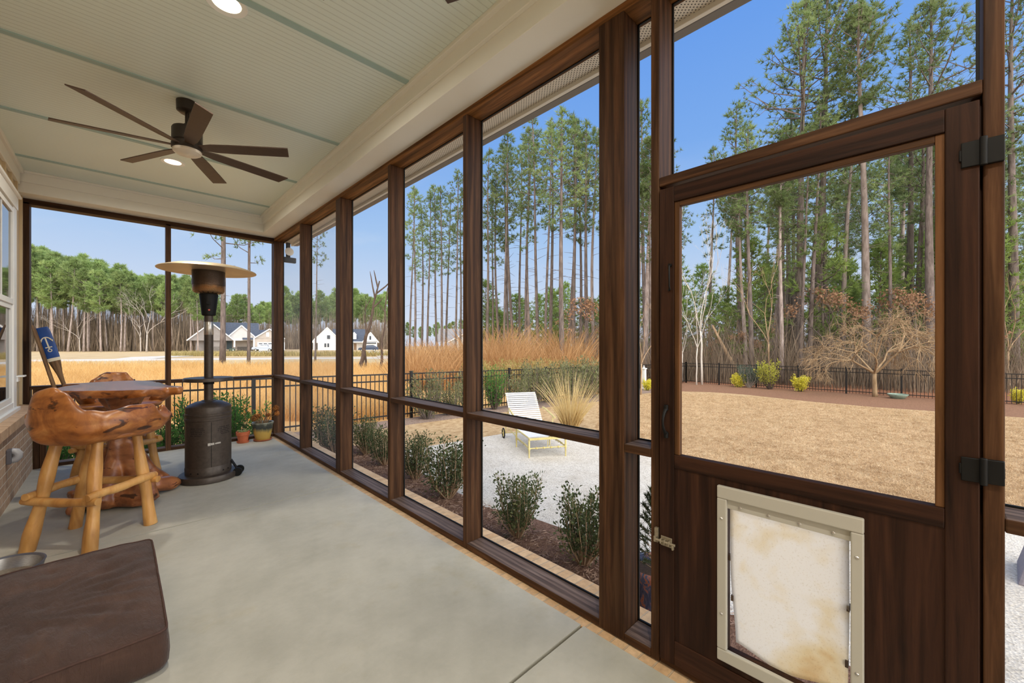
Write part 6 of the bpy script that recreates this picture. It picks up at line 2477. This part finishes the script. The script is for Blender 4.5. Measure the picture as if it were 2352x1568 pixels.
bgs.place(x, y, 'rounded blue-green shrub by the back fence', 'shrub', dz=0.03)
# loose climbers and shrubs along the side fence
ol = [shrub('fence_shrub', M['olive'], M['pine_bark'], 96 + q, 1.25, 0.62, 44, 44, 0.072, 0.032, core=0.12) for q in range(2)]
gr = shrub('fence_shrub', M['fresh'], WDB, 99, 1.25, 0.42, 40, 44, 0.06, 0.024, core=0.12)
FS = [(5.7, 0.95, 0), (6.5, 0.72, 1), (7.3, 0.98, 0), (9.0, 0.92, 1), (9.9, 1.12, 0), (10.8, 1.1, 1), (11.8, 1.18, 0), (13.0, 1.25, 1), (14.2, 1.1, 0), (15.4, 0.95, 1)]
for i, (x, s, q) in enumerate(FS):
    ol[q].place(x, 9.12 + 0.12 * (i % 3 - 1), 'olive-leaved shrub climbing through the black side fence', 'shrub', 'olive shrubs along the side fence', s=s, dz=0.03)
gr.place(8.15, 9.15, 'bright green shrub on the side fence just behind the chaise back', 'shrub', s=1.0, dz=0.03)
mo = shrub('mound_shrub', mat_leaf('bramble_leaf', srgb(122, 112, 66), srgb(158, 146, 88), srgb(180, 150, 104), trans=0.3, scale=2), M['tan_bark'], 102, 1.3, 1.5, 90, 40, 0.09, 0.035, core=0.2, droop=0.1)
for (x, y, s, lb) in ((10.6, 12.0, 0.95, 'low yellow-green bramble mound beyond the fence over the chaise'), (13.2, 12.3, 1.0, 'broad bramble mound beyond the fence by the ornamental grass'), (16.2, 12.2, 0.95, 'bramble mound beyond the fence near the thick porch post')):
    mo.place(x, y, lb, 'shrub', s=s, dz=0.2)
pot = empty('garden_pot', (2.66, 1.33, zyard(2.66) + 0.06), 0, 'blue glazed pot with orange drips holding a small conifer by the door', 'plant pot')


def drip():
    m, nt, nd, lk, b = new_mat('blue_drip_glaze')
    n = noise(nd, lk, coords(nd, lk, 'Object', (3, 3, 1)), 9, 4, 0.7, 1.0)
    r = ramp(nd, [(0.35, srgb(58, 66, 96)), (0.52, srgb(88, 98, 130)), (0.60, srgb(178, 112, 84)), (0.70, srgb(66, 62, 74))])
    lk.new(n.outputs['Fac'], r.inputs['Fac'])
    lk.new(r.outputs['Color'], b.inputs['Base Color'])
    b.inputs['Roughness'].default_value = 0.2
    return m


MB().lathe([(0.10, 0), (0.115, 0.01), (0.145, 0.22), (0.165, 0.26), (0.172, 0.30), (0.165, 0.315), (0.150, 0.305), (0.14, 0.25)], 44, cap=False).build('glazed_pot', drip(), pot)
MB().lathe([(0.145, 0.262), (0.001, 0.27)], 24, cap=False).build('soil', M['soil'], pot)
rgc = np.random.default_rng(6)
P0, P1, cen, axs = [], [], [], []
for k in range(46):
    f = k / 46
    z = 0.27 + 0.50 * f
    az = k * 2.4
    L = 0.17 * (1 - f) + 0.03
    o = np.array([0, 0, z])
    e = o + np.array([math.cos(az) * L, math.sin(az) * L, 0.05 + 0.3 * L])
    P0.append(o)
    P1.append(e)
    for s in range(9):
        cen.append(o + (e - o) * (0.3 + 0.7 * s / 8))
        axs.append((e - o) + np.array([0, 0, 0.06]))
v, f = segs([np.array([0, 0, 0.26])] + P0, [np.array([0, 0, 0.80])] + P1, [0.006] + [0.0025] * 46, [0.002] + [0.001] * 46)
link_mesh('conifer_stem', arrays_mesh('conifer_stem', v, f, 3), M['tan_bark'], pot)
v, f = blades(cen, axs, 9, 0.034, 0.006, 0.6, rgc)
link_mesh('conifer_foliage', arrays_mesh('conifer_foliage', v, f, 3), M['conifer'], pot)


# ---- grasses
def arcs(bases, heads, width, rg, nseg=4, bend=0.25):
    """thin curved ribbons from bases to heads"""
    B_, H_ = np.asarray(bases, float), np.asarray(heads, float)
    D = H_ - B_
    flat_ = D * np.array([1, 1, 0])
    S = unit(np.cross(D, rg.normal(0, 1, D.shape)))
    vs, n = [], len(B_)
    for k in range(nseg + 1):
        f = k / nseg
        p = B_ + D * f + flat_ * (bend * (f * f - f)) + np.array([0, 0, 1.0]) * (np.linalg.norm(flat_, axis=1, keepdims=True) * bend * 1.6 * f * (1 - f))
        w = width * (1 - 0.85 * f)
        vs += [p + S * w / 2, p - S * w / 2]
    v = np.stack(vs, axis=1).reshape(-1, 3)
    base = np.arange(n)[:, None] * (2 * (nseg + 1))
    fs = []
    for k in range(nseg):
        a = 2 * k
        fs.append(base + np.array([[a, a + 1, a + 3]]))
        fs.append(base + np.array([[a, a + 3, a + 2]]))
    return v, np.concatenate(fs)


rg = np.random.default_rng(44)
n = 380
az = rg.random(n) * 6.28
rr = rg.random(n) ** 0.6
b = np.stack([np.cos(az) * 0.16 * rg.random(n), np.sin(az) * 0.16 * rg.random(n), np.zeros(n)], 1)
L = 0.75 + 0.75 * rg.random(n)
h = np.stack([np.cos(az) * rr * 0.62 * L + b[:, 0], np.sin(az) * rr * 0.62 * L + b[:, 1], L * (1 - 0.30 * rr * rr)], 1)
v, f = arcs(b, h, 0.014, rg)
og = empty('ornamental_grass', (7.42, 5.72, zyard(7.42)), 0, 'tall clump of straw-coloured ornamental grass beside the chaise', 'ornamental grass')
link_mesh('foliage', arrays_mesh('grass_clump', v, f, 3), M['straw_grass'], og)
n = 120
az = rg.random(n) * 6.28
b = np.stack([np.cos(az) * 0.10 * rg.random(n), np.sin(az) * 0.10 * rg.random(n), np.zeros(n)], 1)
h = b + np.stack([np.cos(az) * 0.25, np.sin(az) * 0.25, 0.25 + 0.3 * rg.random(n)], 1)
v, f = arcs(b, h, 0.018, rg)
link_mesh('dead_base', arrays_mesh('grass_base', v, f, 3), mat_leaf('grass_base', srgb(150, 116, 66), srgb(184, 148, 92)), og)

# orange field: countless stalks, one mass
n = 62000
u = -60 + 1010 * rg.random(n)
t = 10.0 + 31 * rg.random(n) ** 1.6
r_ = (u - CX) / FOC
X = (SY + CYW * r_) * t
Y = (CYW - SY * r_) * t
ok = Y > 9.75 + np.maximum(0, (X - 12) * 0.045)
ok &= t < 37.5 + 1.5 * np.sin(u * 0.02)
X, Y, t = X[ok], Y[ok], t[ok]
Z = np.array([zground(x, y) for x, y in zip(X, Y)]) - 0.02
b = np.stack([X, Y, Z], 1)
Hh = (0.30 + 0.38 * rg.random(len(X)))[:, None]
lean_ = rg.normal(0, 0.16, (len(X), 2))
h = b + np.concatenate([lean_ * 1.3, Hh], axis=1)
v, f = arcs(b, h, (0.010 + 0.0006 * t)[:, None], rg, 2)
tag(link_mesh('field_grass', arrays_mesh('field_grass', v, f, 3), M['orange_grass']), 'tall orange dry grass of the field beyond the side fence', 'grass', kind='stuff')
# olive roadside tussocks
n = 5200
u = 395 + 520 * rg.random(n)
t = 66 + 7 * rg.random(n)
r_ = (u - CX) / FOC
X, Y = (SY + CYW * r_) * t, (CYW - SY * r_) * t
b = np.stack([X, Y, np.full(n, -0.64)], 1)
h = b + np.concatenate([rg.normal(0, 0.35, (n, 2)), (0.35 + 0.65 * rg.random(n))[:, None]], axis=1)
v, f = arcs(b, h, 0.10, rg, 2)
tag(link_mesh('roadside_grass', arrays_mesh('roadside_grass', v, f, 3), mat_leaf('roadside_tussock', srgb(150, 136, 84), srgb(196, 178, 120), scale=0.3)), 'olive and straw tussocks lining the far side of the road', 'grass', kind='stuff')
# orange-brown brush beyond the side fence
bs, hs, ws = [], [], []
for c in range(300):
    u = 925 + 470 * rg.random()
    t = 17.5 + 16 * rg.random()
    x, y = spot(u, t)
    if y < 13.8:
        continue
    amp = 1.5 + 1.9 * rg.random() if u > 1100 else 1.5 + 0.8 * rg.random()
    if u > 1330:
        amp *= 0.75
    amp *= 0.75 + 0.012 * t
    m_ = 46
    az = rg.random(m_) * 6.28
    rr = 1.15 * rg.random(m_) ** 0.6
    z = zground(x, y)
    bb = np.stack([x + 0.35 * rr * np.cos(az), y + 0.35 * rr * np.sin(az), np.full(m_, z)], 1)
    L = amp * (0.25 + 0.8 * rg.random(m_))
    hh = bb + np.stack([np.cos(az) * rr * L * 0.7, np.sin(az) * rr * L * 0.7, L], 1)
    bs.append(bb)
    hs.append(hh)
    ws.append(np.full((m_, 1), 0.020 + 0.0009 * t))
v, f = arcs(np.concatenate(bs), np.concatenate(hs), np.concatenate(ws), rg, 3)
tag(link_mesh('dry_brush', arrays_mesh('dry_brush', v, f, 3), M['brush']), 'mass of orange-brown dry brush beyond the side fence', 'brush', kind='stuff')
# thicket and dead stems on the woodland floor
bs, hs, ws = [], [], []
for c in range(1700):
    u = 1330 + 1110 * rg.random()
    t0 = 25.4 - (u - 1480) * 0.0105 if u > 1480 else 27.0
    t = max(18.6, t0) + 0.8 + 34 * rg.random() ** 1.3
    x, y = spot(u, t)
    if x < BACKX + 0.5 and u > 1480:
        continue
    m_ = 15
    az = rg.random(m_) * 6.28
    z = zground(x, y) - 0.05
    L = (1.0 + 3.4 * rg.random()) * (0.4 + 0.8 * rg.random(m_))
    rr = 0.15 + 0.65 * rg.random(m_)
    bb = np.stack([x + 0.5 * np.cos(az) * rg.random(m_), y + 0.5 * np.sin(az) * rg.random(m_), np.full(m_, z)], 1)
    hh = bb + np.stack([np.cos(az) * rr * L * 0.6, np.sin(az) * rr * L * 0.6, L], 1)
    bs.append(bb)
    hs.append(hh)
    ws.append(np.full((m_, 1), 0.012 + 0.0006 * t) * (0.6 + 0.9 * rg.random((m_, 1))))
v, f = arcs(np.concatenate(bs), np.concatenate(hs), np.concatenate(ws), rg, 3, bend=0.5)
tag(link_mesh('undergrowth', arrays_mesh('undergrowth', v, f, 3), M['thicket']), 'brown leafless thicket on the floor of the woods behind the back fence', 'undergrowth', kind='stuff')
# far wood's shaded understory
bs, hs = [], []
for c in range(4600):
    u = -90 + 1010 * rg.random()
    t = (110 if u < 470 else 150) + 45 * rg.random()
    x, y = spot(u, t)
    m_ = 8
    z = -0.7
    L = (2.5 + 12.5 * rg.random() ** 1.3) * (0.5 + 0.7 * rg.random(m_))
    bb = np.stack([x + rg.normal(0, 1.2, m_), y + rg.normal(0, 1.2, m_), np.full(m_, z)], 1)
    hh = bb + np.stack([rg.normal(0, 0.8, m_), rg.normal(0, 0.8, m_), L], 1)
    bs.append(bb)
    hs.append(hh)
v, f = arcs(np.concatenate(bs), np.concatenate(hs), 0.17, rg, 2)
tag(link_mesh('undergrowth', arrays_mesh('far_undergrowth', v, f, 3), M['thicket']), 'brown understory at the foot of the far woods across the road', 'undergrowth', kind='stuff')
# short turf blades where the lawn comes close
n = 130000
u = 1370 + 1010 * rg.random(n)
t = 4.6 + 13 * rg.random(n) ** 1.5
r_ = (u - CX) / FOC
X, Y = (SY + CYW * r_) * t, (CYW - SY * r_) * t
ok = (X > 7.05) & (X < 18.6) & (Y < 8.2)
X, Y, t = X[ok], Y[ok], t[ok]
b = np.stack([X, Y, -0.52 - 0.019 * (X - 2) + 0.018], 1)
dirs = np.concatenate([rg.normal(0, 0.9, (len(X), 2)), np.full((len(X), 1), 0.75)], axis=1)
D = unit(dirs) * (0.035 + 0.035 * rg.random((len(X), 1)))
S = unit(np.cross(D, rg.normal(0, 1, D.shape))) * (0.0022 + 0.00035 * t)[:, None]
v = np.stack([b + S, b - S, b + D], axis=1).reshape(-1, 3)
tag(link_mesh('turf_blades', arrays_mesh('turf_blades', v, np.arange(len(v)).reshape(-1, 3), 3), M['lawn_blade']), 'short dry blades standing in the tan lawn', 'grass', kind='stuff')
# shredded mulch on the wall bed
n = 9000
X = 1.97 + 1.05 * rg.random(n)
Y = 0.9 + 6.4 * rg.random(n)
b = np.stack([X, Y, -0.52 - 0.019 * (X - 2) + 0.062 + 0.02 * rg.random(n)], 1)
D = unit(rg.normal(0, 1, (n, 3)) * np.array([1, 1, 0.25])) * (0.03 + 0.05 * rg.random((n, 1)))
S = unit(np.cross(D, rg.normal(0, 1, D.shape))) * 0.004
v = np.stack([b + S, b - S, b + D], axis=1).reshape(-1, 3)
tag(link_mesh('mulch_shreds', arrays_mesh('mulch_shreds', v, np.arange(len(v)).reshape(-1, 3), 3), mat_leaf('mulch_shred', srgb(112, 88, 76), srgb(156, 128, 110), srgb(188, 160, 138), trans=0.0, scale=14, rand=0.02)), 'loose shredded mulch on the wall bed', 'mulch', kind='stuff')
# ================================================================== light and camera
cam = bpy.data.cameras.new('camera')
cam.sensor_fit = 'HORIZONTAL'
cam.sensor_width = 36.0
cam.lens = 36.0 * FOC / 2352.0
cam.shift_x = 0.0
cam.shift_y = (CY - 784.0) / 2352.0
cam.clip_start = 0.05
cam.clip_end = 900
co = bpy.data.objects.new('camera', cam)
COL.objects.link(co)
co.location = (0, 0, EYE)
co.rotation_euler = (R(90), 0, -YAW)
scene.camera = co

w = bpy.data.worlds.new('sky')
scene.world = w
w.use_nodes = True
nt = w.node_tree
nd, lk = nt.nodes, nt.links
nd.clear()
out = nd.new('ShaderNodeOutputWorld')
bg = nd.new('ShaderNodeBackground')
lk.new(bg.outputs[0], out.inputs[0])
tc = nd.new('ShaderNodeTexCoord')
sp = nd.new('ShaderNodeSeparateXYZ')
lk.new(tc.outputs['Generated'], sp.inputs[0])
gr_ = ramp(nd, [(0.0, srgb(222, 232, 250)), (0.10, srgb(212, 227, 250)), (0.24, srgb(174, 208, 249)), (0.42, srgb(128, 178, 246)), (0.62, srgb(106, 162, 244))])
lk.new(sp.outputs['Z'], gr_.inputs['Fac'])
# wispy fair-weather cloud, thicker towards the horizon
mp = nd.new('ShaderNodeMapping')
mp.inputs['Scale'].default_value = (1, 1, 2.6)
lk.new(tc.outputs['Generated'], mp.inputs['Vector'])
n1 = nd.new('ShaderNodeTexNoise')
n1.inputs['Scale'].default_value = 2.6
n1.inputs['Detail'].default_value = 7
n1.inputs['Roughness'].default_value = 0.58
lk.new(mp.outputs[0], n1.inputs['Vector'])
cr_ = ramp(nd, [(0.50, (0, 0, 0, 1)), (0.72, (0.75, 0.75, 0.75, 1))])
lk.new(n1.outputs['Fac'], cr_.inputs['Fac'])
fd = nd.new('ShaderNodeMapRange')
fd.inputs[1].default_value = 0.42
fd.inputs[2].default_value = 0.06
lk.new(sp.outputs['Z'], fd.inputs[0])
mu = nd.new('ShaderNodeMath')
mu.operation = 'MULTIPLY'
lk.new(cr_.outputs['Color'], mu.inputs[0])
lk.new(fd.outputs[0], mu.inputs[1])
c = mixc(nd, lk, mu.outputs[0], gr_.outputs['Color'], srgb(232, 238, 250))
# unseen bright cloud bank over the house behind the camera, added for neutral light
dt = nd.new('ShaderNodeVectorMath')
dt.operation = 'DOT_PRODUCT'
dt.inputs[1].default_value = (-0.62, -0.45, 0.64)
lk.new(tc.outputs['Generated'], dt.inputs[0])
cb = nd.new('ShaderNodeMapRange')
cb.interpolation_type = 'SMOOTHSTEP'
cb.inputs[1].default_value = 0.25
cb.inputs[2].default_value = 0.75
lk.new(dt.outputs['Value'], cb.inputs[0])
c = mixc(nd, lk, cb.outputs[0], c, (1.9, 1.83, 1.72, 1))
# unseen low cloud behind the viewer, added to send fill light into the porch
dt2 = nd.new('ShaderNodeVectorMath')
dt2.operation = 'DOT_PRODUCT'
dt2.inputs[1].default_value = (0.05, -0.96, 0.28)
lk.new(tc.outputs['Generated'], dt2.inputs[0])
cb2 = nd.new('ShaderNodeMapRange')
cb2.interpolation_type = 'SMOOTHSTEP'
cb2.inputs[1].default_value = 0.45
cb2.inputs[2].default_value = 0.85
lk.new(dt2.outputs['Value'], cb2.inputs[0])
c = mixc(nd, lk, cb2.outputs[0], c, (3.9, 3.85, 3.75, 1))
lk.new(c, bg.inputs['Color'])
bg.inputs['Strength'].default_value = 1.0

sun = bpy.data.lights.new('sun', 'SUN')
sun.energy = 1.2
sun.angle = R(28)
sun.color = (1.0, 0.90, 0.76)
so = bpy.data.objects.new('sun', sun)
COL.objects.link(so)
so.rotation_euler = Vector((0.50, 0.35, -0.79)).to_track_quat('-Z', 'Y').to_euler()

for (x, y) in LAMPS + [(0.40, -1.6)]:  # the last is an unseen fill lamp added behind the camera, without a fixture
    l = bpy.data.lights.new('downlight', 'AREA')
    l.shape = 'DISK'
    l.size = 0.12
    l.energy = 23
    l.color = (1.0, 0.92, 0.80)
    l.spread = R(170)
    o = bpy.data.objects.new('downlight', l)
    COL.objects.link(o)
    o.location = (x, y, CEIL - 0.014)

vs = scene.view_settings
vs.view_transform = 'Standard'
vs.look = 'None'
vs.gamma = 1.0
vs.use_curve_mapping = False
vs.exposure = 0.0
scene.display_settings.display_device = 'sRGB'
scene.cycles.max_bounces = 8
scene.cycles.diffuse_bounces = 4
scene.cycles.glossy_bounces = 3
scene.cycles.transmission_bounces = 4
scene.cycles.transparent_max_bounces = 16
scene.cycles.use_denoising = True
scene.cycles.use_adaptive_sampling = True
scene.cycles.adaptive_threshold = 0.02
